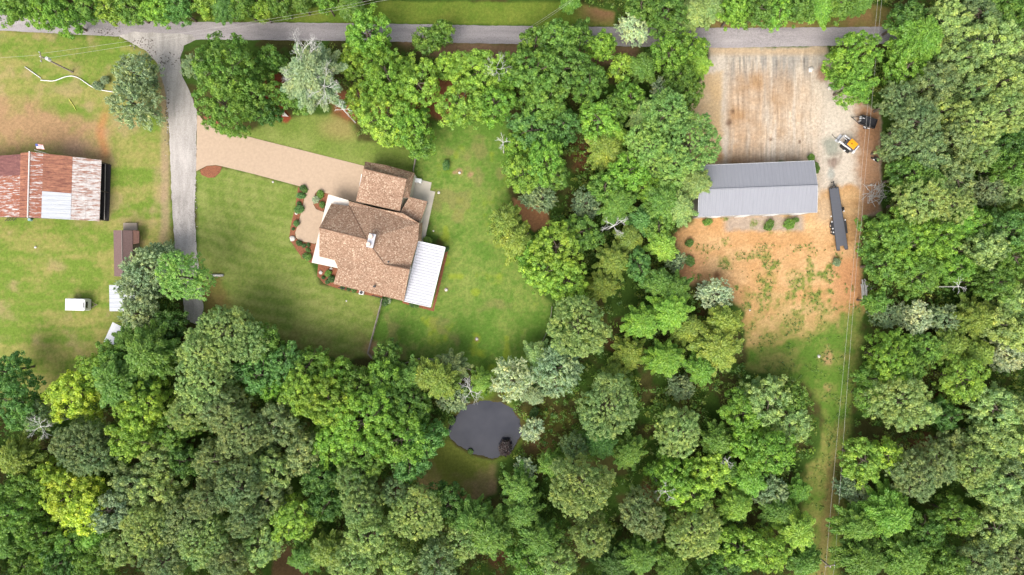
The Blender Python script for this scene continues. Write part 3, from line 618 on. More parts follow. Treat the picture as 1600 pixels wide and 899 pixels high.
def flag():
    p = P(73.2, 240, 0); b = P(73.4, 240, 4.6); r = empty('flag', (b.x, b.y, 0)); tag(r, 'small stars and stripes flag on a pole above the rusty barn', 'flag')
    m = MB(); m.tube([(b.x, b.y, 0), (b.x, b.y, 7.6)], .04, 6); m.build('pole', WHITE, r)
    z1 = 7.5; RED, WH, BL = simple('flag_red', (.5, .06, .06), .8), simple('flag_white', (.75, .75, .75), .8), simple('flag_blue', (.05, .07, .22), .8)
    st = MB(); L, hh = 1.15, .8; wv = lambda t: .10 * math.sin(t * 5.5)
    for i in range(13):
        for k in range(10):
            if i < 7 and k < 4: mi = 2
            else: mi = i % 2
            y0, y1 = 1 - i / 13, 1 - (i + 1) / 13
            # cloth blown nearly flat: hoist along the pole, fly to the right, sagging towards the top of the picture
            q = [(b.x + L * t, b.y + .25 + hh * (y * .9) + wv(t) * .5, z1 - .45 * (1 - y) - .1 * t + wv(t)) for t, y in ((k / 10, y1), ((k + 1) / 10, y1), ((k + 1) / 10, y0), (k / 10, y0))]
            st.add(q, [(0, 1, 2, 3)], mi)
    c = st.build('cloth', [RED, WH, BL], r)
flag()

# ------------------------------------------------------------------ sheds and trailers on the left
BROWN_R = simple('brown_shingles', lin(122, 98, 94, .85), .9, var=.2, scale=5); BROWN_R2 = simple('brown_shingles_ridge', lin(150, 138, 132, .85), .9, var=.15, scale=5)
def shed():
    root = empty('shed', P(194, 400)); tag(root, 'narrow shed with brown gable roof half under the tree below the barn', 'shed')
    z0, z1 = 2.4, 3.3
    L0, L1, R0, R1, C0, C1 = P(177.2, 360, z0), P(178.5, 432, z0), P(207, 360.5, z0), P(207.5, 432, z0), P(190.3, 360, z1), P(191.5, 432, z1)
    rf = MB(); dz = Vector((0, 0, .1))
    for a, b_, c, d in ((L0, C0, C1, L1), (C0, R0, R1, C1)): rf.add([a, b_, c, d, a - dz, b_ - dz, c - dz, d - dz], [(0, 3, 2, 1), (4, 5, 6, 7), (0, 1, 5, 4), (1, 2, 6, 5), (2, 3, 7, 6), (3, 0, 4, 7)])
    r = rf.build('roof', BROWN_R, root); cap = MB(); cap.tube([C0 + Vector((0, 0, .02)), C1 + Vector((0, 0, .02))], .07, 5); cap.build('ridge_cap', BROWN_R2, r)
    w = MB(); w.prism([(q.x * .998, q.y) for q in (L0.lerp(R0, .06), R0.lerp(L0, .06), R1.lerp(L1, .06), L1.lerp(R1, .06))], 0, z0 - .08); w.build('wall', WOODG, root)
    ln = MB(); q = [P(207.2, 360, 2.3), P(217.5, 361, 1.9), P(217.5, 380, 1.9), P(207.2, 382, 2.3)]; ln.add(q + [v - dz for v in q], [(0, 3, 2, 1), (0, 1, 5, 4), (1, 2, 6, 5), (2, 3, 7, 6)]); ln.build('lean_to_roof', simple('lean_to', lin(120, 88, 76, .85), .9, var=.2), root)
    st = MB(); st.prism([tuple(P(x, y, .5)[:2]) for x, y in ((192.5, 348.5), (213.5, 348.5), (213.5, 360), (192.5, 360))], 0, .5); st.build('step_platform', simple('plank_platform', lin(170, 156, 140, .8), .9, var=.15, scale=4, stretch=(.4, 5, 1)), root)
shed()
def white_shed():
    root = empty('shed', P(186, 466)); tag(root, 'white ribbed metal roof shed showing beside the cargo trailer under trees', 'shed')
    z = 2.6; q = [P(170.5, 445.6, z), P(210, 446, z + .4), P(210, 486.5, z + .4), P(171.2, 486.5, z)]
    panel(root, 'roof', q, T_NEW, 12, .05, .035); w = MB(); w.prism([(v.x, v.y) for v in (q[0].lerp(q[2], .06), q[1].lerp(q[3], .06), q[2].lerp(q[0], .06), q[3].lerp(q[1], .06))], 0, z - .1); w.build('wall', simple('shed_tin_wall', (.5, .5, .5), .5), root)
white_shed()
def carport():
    root = empty('carport', P(178, 520)); tag(root, 'pale slanted canopy roof poking out of the trees below the white shed', 'canopy')
    q = [P(176, 503.5, 2.6), P(208, 520, 2.9), P(196, 545, 2.9), P(162, 534, 2.3)]
    panel(root, 'roof', q, simple('canopy_sheet', lin(222, 222, 226, .85), .5, var=.06), 8, .04, .03)
    for v in q:
        c = (q[0] + q[2]) / 2; s = v.lerp(c, .08); m = MB(); m.tube([(s.x, s.y, 0), (s.x, s.y, s.z - .05)], .05, 6); m.build('post', GALV, root)
carport()
def wheel(parent, x, y, r=.33, w=.22, ax=(0, 1, 0), rim=True):
    m = MB(); m.cyl((x, y, r), r, w, 16, ax); t = m.build('wheel', RUBBER, parent, local=True)
    if rim:
        k = MB(); k.cyl((x, y, r), r * .55, w * 1.06, 10, ax); k.build('rim', GALV, t, local=True)
    return t
def cargo_trailer():
    p = P(117.3, 476.2, 2.1); root = empty('cargo_trailer', (p.x, p.y, 0), math.radians(-1.5)); tag(root, 'white enclosed cargo trailer parked on the left field grass', 'trailer')
    L, Wd, h = 3.45, 2.05, 1.75
    b = MB(); z0 = .4
    sec = [(-L / 2, Wd / 2), (L / 2 - .35, Wd / 2), (L / 2, Wd / 2 - .12), (L / 2, -Wd / 2 + .12), (L / 2 - .35, -Wd / 2), (-L / 2, -Wd / 2)]
    vs = [(x, y, z0) for x, y in sec] + [(x, y, z0 + h - .08) for x, y in sec] + [(x * .965, y * .93, z0 + h) for x, y in sec]; n = 6
    fs = [tuple(range(12, 18))[::-1]]
    for k in (0, n):
        for i in range(n): fs.append((k + i, k + n + i, k + n + (i + 1) % n, k + (i + 1) % n))
    b.add(vs, fs); b.build('body', WHITE, root, local=True)
    tr = MB()
    for i in range(5): tr.box((-L / 2 + .5 + i * .58, 0, z0 + h + .004), (.03, Wd * .9, .015))
    tr.build('roof_bow', simple('roof_seam', (.6, .6, .62), .5), root, local=True)
    wd = MB(); wd.box((L / 2 + .0, 0, 1.65), (.05, 1.1, .55)); wd.build('window', GLASS_D, root, local=True)
    wt = MB(); wt.box((L / 2 - .22, -.05, z0 + h + .03), (.16, .9, .05), bev=.02); wt.build('roof_vent', simple('dark_grey', (.10, .10, .11), .6), root, local=True)
    for q_, d_ in (((-L / 2 + .35, -.1, z0 + h + .02), (.05, .25, .04)), ((.3, .35, z0 + h + .02), (.06, .06, .04))): dk = MB(); dk.box(q_, d_); dk.build('roof_fitting', BLACK, root, local=True)
    tg = MB(); tg.tube([(L / 2 - .1, .6, .42), (L / 2 + 1.0, 0, .42)], .05, 5); tg.tube([(L / 2 - .1, -.6, .42), (L / 2 + 1.0, 0, .42)], .05, 5); tg.tube([(L / 2 + .75, 0, .1), (L / 2 + .75, 0, .9)], .045, 6); tg.box((L / 2 + 1.05, 0, .45), (.22, .1, .1)); tg.build('tongue', WOODG, root, local=True)
    for y in (-Wd / 2 + .02, Wd / 2 - .02): wheel(root, -.3, y)
cargo_trailer()

# ------------------------------------------------------------------ grey metal building
def metal_building():
    root = empty('metal_building', P(1184, 296)); tag(root, 'long grey metal building with a ribbed gable roof between gravel and dirt yards', 'building')
    ze, zr = 4.3, 5.6
    T0, T1, R0, R1, B0, B1 = P(1092.3, 258.6, ze), P(1272, 251.3, ze), P(1092, 296.7, zr), P(1277.6, 289.8, zr), P(1090.6, 338.9, ze), P(1276.8, 332, ze)
    m = banded('grey_roof_metal', lin(166, 167, 174, .72), lin(161, 162, 170, .71), .5, 'X', .55, .1, .07)
    panel(root, 'roof', [R0, T0, T1, R1], m, 58, .06, .03)
    panel(root, 'roof', [R0, B0, B1, R1], m, 58, .06, .03)
    rc = MB(); rc.tube([R0 + Vector((0, 0, .03)), R1 + Vector((0, 0, .03))], .13, 6); rc.build('ridge_cap', m, root)
    tr = MB(); tr.tube([B0, B1], .06, 6); tr.tube([T0, T1], .05, 6); tr.tube([B0, R0, T0], .05, 5); tr.tube([B1, R1, T1], .05, 5); tr.build('trim', simple('trim_grey', (.42, .42, .43), .5), root)
    cen = (T0 + T1 + B0 + B1) / 4; ins = lambda v, k=.975: cen + (v - cen) * k
    t0, t1, b0, b1, r0, r1 = [ins(v) for v in (T0, T1, B0, B1, R0, R1)]
    w = MB(); g = lambda v, z: (v.x, v.y, z)
    w.add([g(t0, 0), g(t1, 0), g(b1, 0), g(b0, 0), g(t0, ze - .1), g(t1, ze - .1), g(b1, ze - .1), g(b0, ze - .1), g(r0, zr - .12), g(r1, zr - .12)],
          [(0, 1, 5, 4), (2, 3, 7, 6), (1, 2, 6, 9, 5), (3, 0, 4, 8, 7)])
    w.build('wall', simple('wall_metal', (.42, .38, .34), .6, var=.06), root)
    for t in (.12, .37, .62, .86):
        a = b0.lerp(b1, t); c = b0.lerp(b1, t + .09); d = MB(); d.box(((a.x + c.x) / 2, (a.y + c.y) / 2 - .03, 1.5), ((c - a).length, .08, 3.0), math.atan2(c.y - a.y, c.x - a.x)); d.build('roller_door', WHITE, root)
metal_building()

# ------------------------------------------------------------------ flatbed gooseneck trailer, skid steer, utility trailer
def flatbed():
    a, b_ = P(1303, 293.5, 1.0), P(1316.8, 391, 1.0); d = (a - b_); L = d.length; c = (a + b_) / 2
    root = empty('flatbed_trailer', (c.x, c.y, 0), math.atan2(d.y, d.x)); tag(root, 'long black flatbed trailer with notched tail right of the metal building', 'trailer')
    DECK = simple('dark_deck', lin(96, 98, 106, .8), .7, var=.12, scale=3, stretch=(6, .3, 1)); Wd = 1.75
    k = MB(); z = .95
    poly = [(-L / 2, -Wd / 2 - .05), (L / 2, -Wd / 2 + .12), (L / 2, Wd / 2 - .12), (-L / 2, Wd / 2 + .05), (-L / 2, .42), (-L / 2 + .75, .36), (-L / 2 + .75, -.36), (-L / 2, -.42)]
    k.prism(poly, z - .12, z); k.build('deck', DECK, root, local=True)
    s = MB()
    for sg in (-1, 1): s.tube([(-L / 2, sg * (Wd / 2 + .1), z - .05), (L / 2, sg * (Wd / 2 - .07), z - .05)], .07, 5)
    for i in range(22):
        x = -L / 2 + .5 + i * (L - 1) / 21
        for sg in (-1, 1): s.box((x, sg * (Wd / 2 + .09 - .17 * (i / 21)), z - .06), (.12, .14, .1))
    s.box((L / 2, 0, z + .02), (.12, Wd - .2, .18)); s.build('frame', BLACK, root, local=True)
    g = MB(); g.tube([(L / 2 - .2, .4, z), (L / 2 + .6, .05, 1.2), (L / 2 + 1.1, 0, 1.25)], .09, 6); g.tube([(L / 2 - .2, -.4, z), (L / 2 + .6, -.05, 1.2)], .09, 6); g.tube([(L / 2 + 1.0, 0, 1.3), (L / 2 + 1.0, 0, .3)], .08, 6); g.tube([(L / 2 + .3, .1, .2), (L / 2 + .3, .1, 1.5)], .06, 6); g.build('gooseneck', BLACK, root, local=True)
    for x in (-1.0, -2.1):
        for sg in (-1, 1): wheel(root, x, sg * (Wd / 2 + .22), .42, .34)
    for sg in (-1, 1):
        f = MB(); y = sg * (Wd / 2 + .26)
        f.box((-1.55, y, .92), (2.3, .4, .05), bev=.02); f.box((-.45, y, .78), (.05, .4, .3)); f.box((-2.65, y, .78), (.05, .4, .3)); f.build('fender', BLACK, root, local=True)
    for (x, sg) in ((-.35, 1), (-.35, -1), (-1.55, 1), (-2.2, 1), (.6, 1), (1.2, -1)): l = MB(); l.box((x, sg * (Wd / 2 + .3), .98), (.22, .16, .06)); l.build('reflector', WHITE, root, local=True)
    BST = simple('brown_steel', (.10, .07, .06), .7)
    for sg in (-1, 1): tl = MB(); tl.box((-L / 2 + .05, sg * .68, z + .01), (.2, .5, .06)); tl.build('ramp_end', BST, root, local=True)
    sp = MB(); sp.cyl((1.6, -Wd / 2 - .25, .8), .36, .25, 14, (0, 1, 0)); sp.build('spare_wheel', RUBBER, root, local=True)
flatbed()
def skid_steer():
    p = P(1327, 226.5, 1.0); root = empty('skid_steer', (p.x, p.y, 0), math.radians(138)); tag(root, 'orange-roofed compact skid steer loader on the gravel yard', 'loader')
    OR = simple('orange_paint', lin(240, 160, 30, .95), .4, var=.06)
    for sg in (-1, 1):
        t = MB(); y = sg * .72
        pr = [(-.95, .15), (-.75, 0), (.75, 0), (.95, .2), (.9, .5), (.6, .62), (-.7, .62), (-1.0, .4)]
        vs = [(x, y - .2, z) for x, z in pr] + [(x, y + .2, z) for x, z in pr]; n = len(pr)
        t.add(vs, [tuple(range(n)), tuple(range(2 * n - 1, n - 1, -1))] + [(i, n + i, n + (i + 1) % n, (i + 1) % n) for i in range(n)]); t.build('track', RUBBER, root, local=True)
    b = MB(); b.box((-.15, 0, .75), (1.9, 1.0, .7), bev=.08); b.box((-1.05, 0, .9), (.35, 1.3, .7), bev=.06); b.build('body', simple('dark_grey_body', (.12, .12, .13), .5), root, local=True)
    for x in (-.65, .5):
        for y in (-.48, .48): c = MB(); c.box((x, y, 1.45), (.09, .09, 1.1)); c.build('cab_post', BLACK, root, local=True)
    r = MB(); r.box((-.12, 0, 2.02), (1.5, 1.3, .12), bev=.05); r.box((-.08, 0, 2.09), (.9, .8, .05), bev=.02); rf = r.build('cab_roof', OR, root, local=True)
    k = MB(); k.cyl((.05, .1, 2.13), .13, .05, 10); k.build('roof_hatch', simple('rust_orange', lin(150, 90, 20, .9), .5), rf, local=True)
    for sg in (-1, 1):
        a = MB(); a.box((.45, sg * .72, 1.2), (2.3, .16, .22), rot=Matrix.Rotation(math.radians(14), 3, 'Y')); a.box((1.62, sg * .72, .75), (.18, .16, .7)); a.build('lift_arm', WHITE, root, local=True)
        h = MB(); h.tube([(.3, sg * .42, .9), (1.55, sg * .42, .75)], .07, 8); h.tube([(1.0, sg * .42, .82), (1.6, sg * .42, .72)], .045, 8); h.build('hydraulic_ram', GALV, root, local=True)
    bk = MB(); bk.box((1.75, 0, .4), (.1, 1.5, .6)); bk.box((1.98, 0, .12), (.5, 1.5, .07)); bk.build('bucket', simple('bucket_grey', (.45, .46, .48), .5), root, local=True)
    ct = MB(); ct.box((-1.32, 0, 1.15), (.2, 1.75, .45), bev=.05); ct.box((-1.3, .62, 1.42), (.4, .5, .2), bev=.05); ct.build('counterweight', WHITE, root, local=True)
    hs_ = MB(); hs_.tube([(1.9, .3, .3), (2.6, .35, .18), (3.3, .2, .08)], .04, 5); hs_.build('hose', BLACK, root, local=True)
skid_steer()
def white_bin():
    p = P(1321, 234.5, .4); r = empty('canister', (p.x, p.y, 0)); tag(r, 'small white canister on gravel beside the orange loader', 'canister')
    m = MB(); m.cyl((p.x, p.y, .22), .2, .44, 12); m.build('body', WHITE, r); k = MB(); k.cyl((p.x + .05, p.y, .47), .06, .07, 8); k.build('cap', BLACK, r)
white_bin()
def utility_trailer():
    p = P(1356.5, 190.5, .9); root = empty('utility_trailer', (p.x, p.y, 0), math.radians(162)); tag(root, 'black utility trailer with silver toolbox at the wood edge', 'trailer')
    L, Wd = 2.75, 1.55; k = MB(); k.box((0, 0, .6), (L, Wd, .1)); k.build('deck', simple('black_bed', (.028, .028, .034), .6), root, local=True)
    s = MB()
    for sg in (-1, 1): s.box((0, sg * Wd / 2, .85), (L, .05, .5))
    s.box((-L / 2, 0, .85), (.05, Wd, .5)); s.box((L / 2, 0, .85), (.05, Wd, .5)); s.tube([(-L / 2, -Wd / 2, 1.12), (L / 2, -Wd / 2, 1.12), (L / 2, Wd / 2, 1.12), (-L / 2, Wd / 2, 1.12), (-L / 2, -Wd / 2, 1.12)], .04, 5); s.build('side_panel', BLACK, root, local=True)
    t = MB(); t.tube([(L / 2, .6, .55), (L / 2 + 1.4, 0, .55)], .06, 5); t.tube([(L / 2, -.6, .55), (L / 2 + 1.4, 0, .55)], .06, 5); t.box((L / 2 + 1.45, 0, .57), (.25, .12, .12)); t.build('tongue', BLACK, root, local=True)
    b = MB(); b.box((L / 2 + .12, -.25, .95), (.4, .55, .4), rz=.2, bev=.05); b.cyl((L / 2 + .1, .35, .95), .16, .5, 10); b.cyl((L / 2 - .35, -.3, 1.05), .1, .4, 8, 'x'); b.build('toolbox', GALV, root, local=True)
    for y in (-Wd / 2 - .16, Wd / 2 + .16): wheel(root, -.1, y, .36, .22)
    for x in (-.45, .25): f = MB(); f.box((x, Wd / 2 + .24, .78), (.4, .14, .05), bev=.02); f.build('fender_step', WHITE, root, local=True)
utility_trailer()
def wheelbarrow():
    p = P(1368.5, 249.5, .5); root = empty('wheelbarrow', (p.x, p.y, 0), math.radians(150)); tag(root, 'black wheelbarrow on brown dirt at the wood edge below the black trailer', 'wheelbarrow')
    k = MB(); a = [(-.5, -.38), (.5, -.3), (.5, .3), (-.5, .38)]; bt = [(x * .6, y * .65, .3) for x, y in a]; tp = [(x, y, .68) for x, y in a]
    k.add(bt + tp, [(0, 1, 2, 3)] + [(i, (i + 1) % 4, 4 + (i + 1) % 4, 4 + i) for i in range(4)]); k.build('tray', BLACK, root, local=True)
    h = MB()
    for y in (-.26, .26): h.tube([(.6, y * .4, .2), (-.3, y, .35), (-1.2, y * 1.2, .62)], .035, 6)
    h.build('handle', WOODG, root, local=True); w = MB(); w.cyl((.62, 0, .2), .2, .1, 12, 'y'); w.build('wheel', RUBBER, root, local=True)
    l = MB(); l.box((.35, .3, .72), (.3, .12, .1)); l.build('scrap', WHITE, root, local=True)
wheelbarrow()

# ------------------------------------------------------------------ logs, stones, pipes
def logs():
    g = 'logs stacked at the wood edge'
    spec = [(1348, 437, 1351, 468, .16), (1352, 440, 1353, 467, .15), (1354, 446, 1355, 470, .14), (1350.5, 436, 1358, 452, .12), (1358, 443, 1365, 456, .11), (1346.5, 444, 1349, 470, .12)]
    names = ['thickest upright-lying', 'straight middle', 'short inner', 'crossing top', 'rightmost slanting', 'leftmost thin']
    for (x0, y0, x1, y1, r), nm in zip(spec, names):
        a, b_ = P(x0, y0, .3), P(x1, y1, .3); a.z = b_.z = r + .02 + (.25 if 'top' in nm else 0); c = (a + b_) / 2
        m = MB(); q = [a, a.lerp(b_, .35) + Vector((.06, 0, 0)), a.lerp(b_, .7) - Vector((.05, 0, 0)), b_]; rt = empty('log', (c.x, c.y, 0))
        m.tube(q, [r, r * .95, r * .85, r * .75], 8); m.build('log_body', BARK_PALE, rt); tag(rt, nm + ' pale log in the pile by the wood edge', 'log', g)
logs()
def stones():
    st = simple('pale_stone', (.62, .58, .53), .85, var=.2); info = [(1267, 109, .5, 'white boulder beside bright roadside tree at the gravel edge'), (1297, 138, .42, 'small white stone on brown soil under the bright roadside tree'),
        (1280, 557, .3, 'white stone on the grass below the dirt yard'), (1362, 289, .22, 'small white stone near the brush pile'), (1365, 133, .4, 'white block peeking from beside the bright roadside tree'),
        (457, 373, .5, 'pale rock at the corner of the mulch bed by walkway'), (463, 333, .3, 'pale rock between shrubs along the walkway bed'), (501, 426, .35, 'white rock in the mulch bed under the porch corner'), (517, 420, .28, 'white rock close to the house corner in mulch'),
        (697, 453, .3, 'pale stone on the lawn right of the patio cover'), (745, 530, .28, 'lone pale stone low on the back lawn'), (54.5, 386.5, .22, 'small white stone on field below the barn'), (426, 284.5, .2, 'small white stone under the driveway edge'), (718, 270, .25, 'grey stone on bare spot of the back lawn'), (541, 470.5, .15, 'tiny pale stone on the lawn below the house'), (685.5, 301, .25, 'flat pale stone on grass off the patio edge'), (677, 361, .16, 'tiny white stone on lawn beside the patio strip'), (1172, 485, .16, 'tiny white stone on weeds in the dirt yard')]
    for i, (x, y, r, lb) in enumerate(info):
        p = P(x, y, .2); m = MB(); m.blob((0, 0, r * .35), r, i); o = m.build('stone', st, None, smooth=True); o.location = (p.x, p.y, 0); tag(o, lb, 'stone')
    p = P(445, 178, .4); m = MB(); m.prism([(-.5, -.35), (.55, -.4), (-.35, .5)], 0, .3); o = m.build('stone_slab', st); o.location = (p.x, p.y, 0); tag(o, 'white stone slab in red mulch under the dead-limbed tree', 'stone slab')
stones()
def line_thing(name, pts, r, mat, label, cat, z=.1):
    q = [P(x, y, z) for x, y in pts]; m = MB(); m.tube(q, r, 6); o = m.build(name, mat, None, smooth=True); tag(o, label, cat); return o
PIPE = simple('white_pipe', (.7, .68, .64), .5, var=.08)
def smooth_pts(p, k=5):
    out = []
    for i in range(len(p) - 1):
        p0, p1, p2, p3 = p[max(i - 1, 0)], p[i], p[i + 1], p[min(i + 2, len(p) - 1)]
        for j in range(k):
            t = j / k; out.append(tuple(.5 * (2 * b + (c - a) * t + (2 * a - 5 * b + 4 * c - d) * t * t + (3 * b - a - 3 * c + d) * t ** 3) for a, b, c, d in zip(p0, p1, p2, p3)))
    return out + [p[-1]]
line_thing('pipe', [(39, 104.7), (64, 122.5)], .09, PIPE, 'short straight white pipe lying on the upper left field', 'pipe')
line_thing('pipe', smooth_pts([(63.5, 125.4), (82, 126.7), (92, 124), (101, 120.6), (112.5, 119), (124, 122.8), (135.7, 130.7), (145.8, 137), (159, 141), (177, 143.8)]), .09, PIPE, 'long wavy white pipe lying across the upper left field', 'pipe')
line_thing('strap', smooth_pts([(107.5, 155), (111, 160), (115, 166), (118.6, 172.7)]), .06, simple('yellow_strap', (.62, .62, .12), .6), 'short yellow strap lying on the field grass', 'strap')
line_thing('pole', [(329, 430.5), (349, 430.5)], .22, BARK_PALE, 'pale log lying from the tree onto lawn edge', 'log', .3)
def lumber():
    for i in range(4):
        a, b_ = P(8 + i * 4.2, 345.5, .3), P(16 + i * 4.2, 337, 1.4); m = MB(); m.tube([a, b_], .05, 5); o = m.build('metal_bar', BLACK); tag(o, ['leftmost', 'second from left', 'third from left', 'rightmost'][i] + ' of four dark bars leaning on the barn', 'bar', 'bars leaning on the barn')
    p = P(45.5, 343, .6); m = MB(); m.cyl((0, 0, .3), .28, .6, 12); m.cyl((0, 0, .62), .22, .05, 12); o = m.build('bucket', simple('teal_plastic', (.25, .42, .42), .5)); o.location = (p.x, p.y, 0); tag(o, 'teal plastic bucket at the lower wall of the rusty barn', 'bucket')
lumber()
def swing():
    root = empty('wooden_frame', P(832, 374)); tag(root, 'weathered wooden frame tucked under the lime tree left of the woods', 'frame')
    m = MB(); a, b_, c, d = P(823, 363, 1.0), P(840, 379, 1.0), P(834, 391, 1.0), P(820, 372, 1.0)
    m.tube([a, b_], .12, 5); m.build('beam', WOODG, root); k = MB(); k.tube([b_, c], .22, 5); k.build('beam', BARK_PALE, root)
    for q in (a, b_, c): l = MB(); l.tube([(q.x, q.y, 0), (q.x, q.y, 1.0)], .1, 5); l.build('post', WOODG, root)
swing()

# ------------------------------------------------------------------ fences
def fence(path, label, h=1.35, mat=WOODG, rails=(.3, .7, 1.1), board=True, step=2.4):
    pts = [P(x, y) for x, y in path]; c = sum(pts, Vector()) / len(pts); root = empty('fence', (c.x, c.y, 0)); tag(root, label, 'fence')
    rl = MB()
    for a, b_ in zip(pts, pts[1:]):
        L = (b_ - a).length; n = max(1, round(L / step)); d = (b_ - a).normalized(); rz = math.atan2(d.y, d.x)
        for z in rails: rl.box((a + b_) / 2 + Vector((0, 0, z)), (L, .05, .14), rz)
        if board: rl.box((a + b_) / 2 + Vector((0, 0, h + .03)), (L, .1, .04), rz)
        for i in range(n + 1):
            q = a.lerp(b_, i / n); m = MB(); m.box((q.x, q.y, h / 2), (.12, .12, h), rz); m.build('post', mat, root)
    rl.build('rail', mat, root)
GF = simple('grey_fence', (.27, .23, .19), .85, var=.25, scale=4)
fence([(599, 467), (576.5, 551), (583, 559)], 'wooden rail fence running down the lawn from the house', mat=GF)
fence([(652.5, 238), (647, 269)], 'short fence joining the garage wing to trees above', mat=GF)
fence([(612, 572), (640, 565), (655, 560), (690, 561)], 'wooden fence piece along the woods below the back lawn', 1.2, GF)
fence([(716, 570), (735, 577), (752, 582), (768, 583)], 'curving fence between back lawn and pond', 1.2, GF)
fence([(862, 480), (858, 510), (842, 545), (828, 562)], 'wire fence on the right edge of the back lawn', 1.2, GF, rails=(.5, 1.0), board=False)

# ------------------------------------------------------------------ utility poles and wires
WIRE = simple('wire', (.55, .52, .48), .5)
def pole(base, hgt, label, arm, light=False):
    b = P(*base); root = empty('utility_pole', (b.x, b.y, 0)); tag(root, label, 'utility pole', 'utility poles')
    m = MB(); m.tube([(b.x, b.y, 0), (b.x, b.y, hgt)], [.17, .12], 10); m.build('post', simple('pole_wood', (.34, .28, .24), .85, var=.25), root)
    c = MB(); d = Vector((math.cos(arm), math.sin(arm), 0)); ct = Vector((b.x, b.y, hgt - .3)) + Vector((-d.y, d.x, 0)) * .16
    c.box(ct, (1.7, .12, .14), arm); c.build('crossarm', WOODG, root)
    for t in (-.75, 0, .75):
        i = MB(); q = ct + d * t; i.cyl((q.x, q.y, hgt - .12), .06, .22, 8); i.build('insulator', simple('porcelain', (.7, .7, .7), .3), root)
    if light:
        t = MB(); t.cyl((b.x + .38, b.y - .05, hgt - 1.3), .28, .85, 14); t.cyl((b.x + .38, b.y - .05, hgt - .82), .12, .14, 8); t.build('transformer', simple('transformer_grey', (.66, .66, .66), .4), root)
    return Vector((b.x, b.y, hgt))
t1 = pole((113.5, 112.8), 8.2, 'utility pole with grey transformer standing on the upper left field', math.radians(100), True)
t2 = pole((1273.5, 865.5), 5.8, 'utility pole in the grassy strip at the photo bottom', math.radians(10))
def wire(pts, label, sag=.4, r=.011):
    m = MB(); q = []
    for a, b_ in zip(pts, pts[1:]):
        for i in range(12):
            t = i / 12; v = a.lerp(b_, t); v.z -= sag * 4 * t * (1 - t); q.append(v)
    q.append(pts[-1]); m.tube(q, r, 4); o = m.build('power_line', WIRE); tag(o, label, 'power line', 'overhead power lines')
o_ = lambda dx, dy: Vector((dx, dy, -.1))
wire([P(-60, 92, 8), t1 + o_(0, .3)], 'single overhead wire from the left photo edge to the transformer pole')
wire([t1 + o_(.1, .5), P(400, 33, 9), P(582, 0, 9.2), P(640, -14, 9.2)], 'upper wire of the pair from the transformer pole along the road')
wire([t1 + o_(.1, -.4), P(410, 36, 9), P(590, 2.5, 9.2), P(650, -12, 9.2)], 'lower wire of the pair from the transformer pole along the road')
wire([P(820, 47, 7), P(896, -3, 8), P(920, -20, 8)], 'left wire of the pair crossing the upper verge')
wire([P(826, 47, 7), P(900, -3, 8), P(925, -20, 8)], 'right wire of the pair crossing the upper verge')
wire([P(1376, -40, 7.5), P(1352, 210, 7), P(1340, 350, 6.8), P(1333, 420, 6.6), t2 + o_(-.75, 0), P(1283, 960, 6)], 'left wire of the long pair beside the right-hand woods', .15, .013)
wire([P(1382, -40, 7.5), P(1358, 210, 7), P(1346, 350, 6.8), P(1338, 420, 6.6), t2 + o_(.75, 0), P(1292, 960, 6)], 'right wire of the long pair beside the right-hand woods', .15, .013)

# ------------------------------------------------------------------ trees
PAL = dict(g1=(.105, .19, .034), g2=(.14, .255, .038), g3=(.185, .285, .045), g4=(.25, .335, .045), o1=(.20, .272, .092), o3=(.18, .29, .08), o2=(.148, .20, .08), r=(.045, .03, .03), ol=(.165, .222, .04),
           s=(.34, .395, .255), s2=(.20, .26, .138), t=(.095, .20, .050), d=(.06, .125, .026), c=(.36, .42, .265), ft=(.16, .25, .06))
COLW = dict(g1='green', g2='bright green', o3='pale green', g3='lime green', g4='yellow lime', o1='sage green', o2='grey olive', ol='yellow olive', s='silvery', s2='dull silver', t='bluish green', d='dark green', c='cream', ft='fresh green')
def norm(a): return a / np.maximum(np.linalg.norm(a, axis=-1, keepdims=True), 1e-9)
def leaf_mesh(name, C, D, hs, asp, tint, r, along=None, jit=.55, fold=True):
    """C centres, D facing directions, hs half lengths, asp width/length"""
    n = len(C); nr = norm(D + r.normal(0, jit, (n, 3)))
    if along is None: t = r.normal(0, 1, (n, 3))
    else: t = along + r.normal(0, .35, (n, 3))
    t = norm(t - nr * np.sum(t * nr, 1, keepdims=True)); b = np.cross(nr, t)
    h = hs[:, None] if np.ndim(hs) else hs
    v = np.stack([C + t * h, C + b * h * asp + t * h * .1, C - t * h, C - b * h * asp + t * h * .1], 1).reshape(-1, 3)
    me = bpy.data.meshes.new(name)
    me.vertices.add(4 * n); me.vertices.foreach_set('co', v.astype(np.float32).ravel())
    me.loops.add(4 * n); me.loops.foreach_set('vertex_index', np.arange(4 * n))
    me.polygons.add(n); me.polygons.foreach_set('loop_start', np.arange(n) * 4); me.update()
    a = me.attributes.new('tint', 'FLOAT', 'FACE'); a.data.foreach_set('value', np.clip(tint, 0, 1).astype(np.float32))
    me.materials.append(LEAF); return me
def puffs(PC, PD, pr, k, r, up=.35):
    """k leaves round each puff centre, on the outer side"""
    n = len(PC); d = norm(r.normal(0, 1, (n, k, 3)) + PD[:, None, :] * .9 + np.array([0, 0, up]))
    rad = np.broadcast_to(np.asarray(pr).reshape(-1, 1, 1), (n, 1, 1)) * (r.uniform(.35, 1.05, (n, k, 1)))
    C = PC[:, None, :] + d * rad
    return C.reshape(-1, 3), d.reshape(-1, 3)
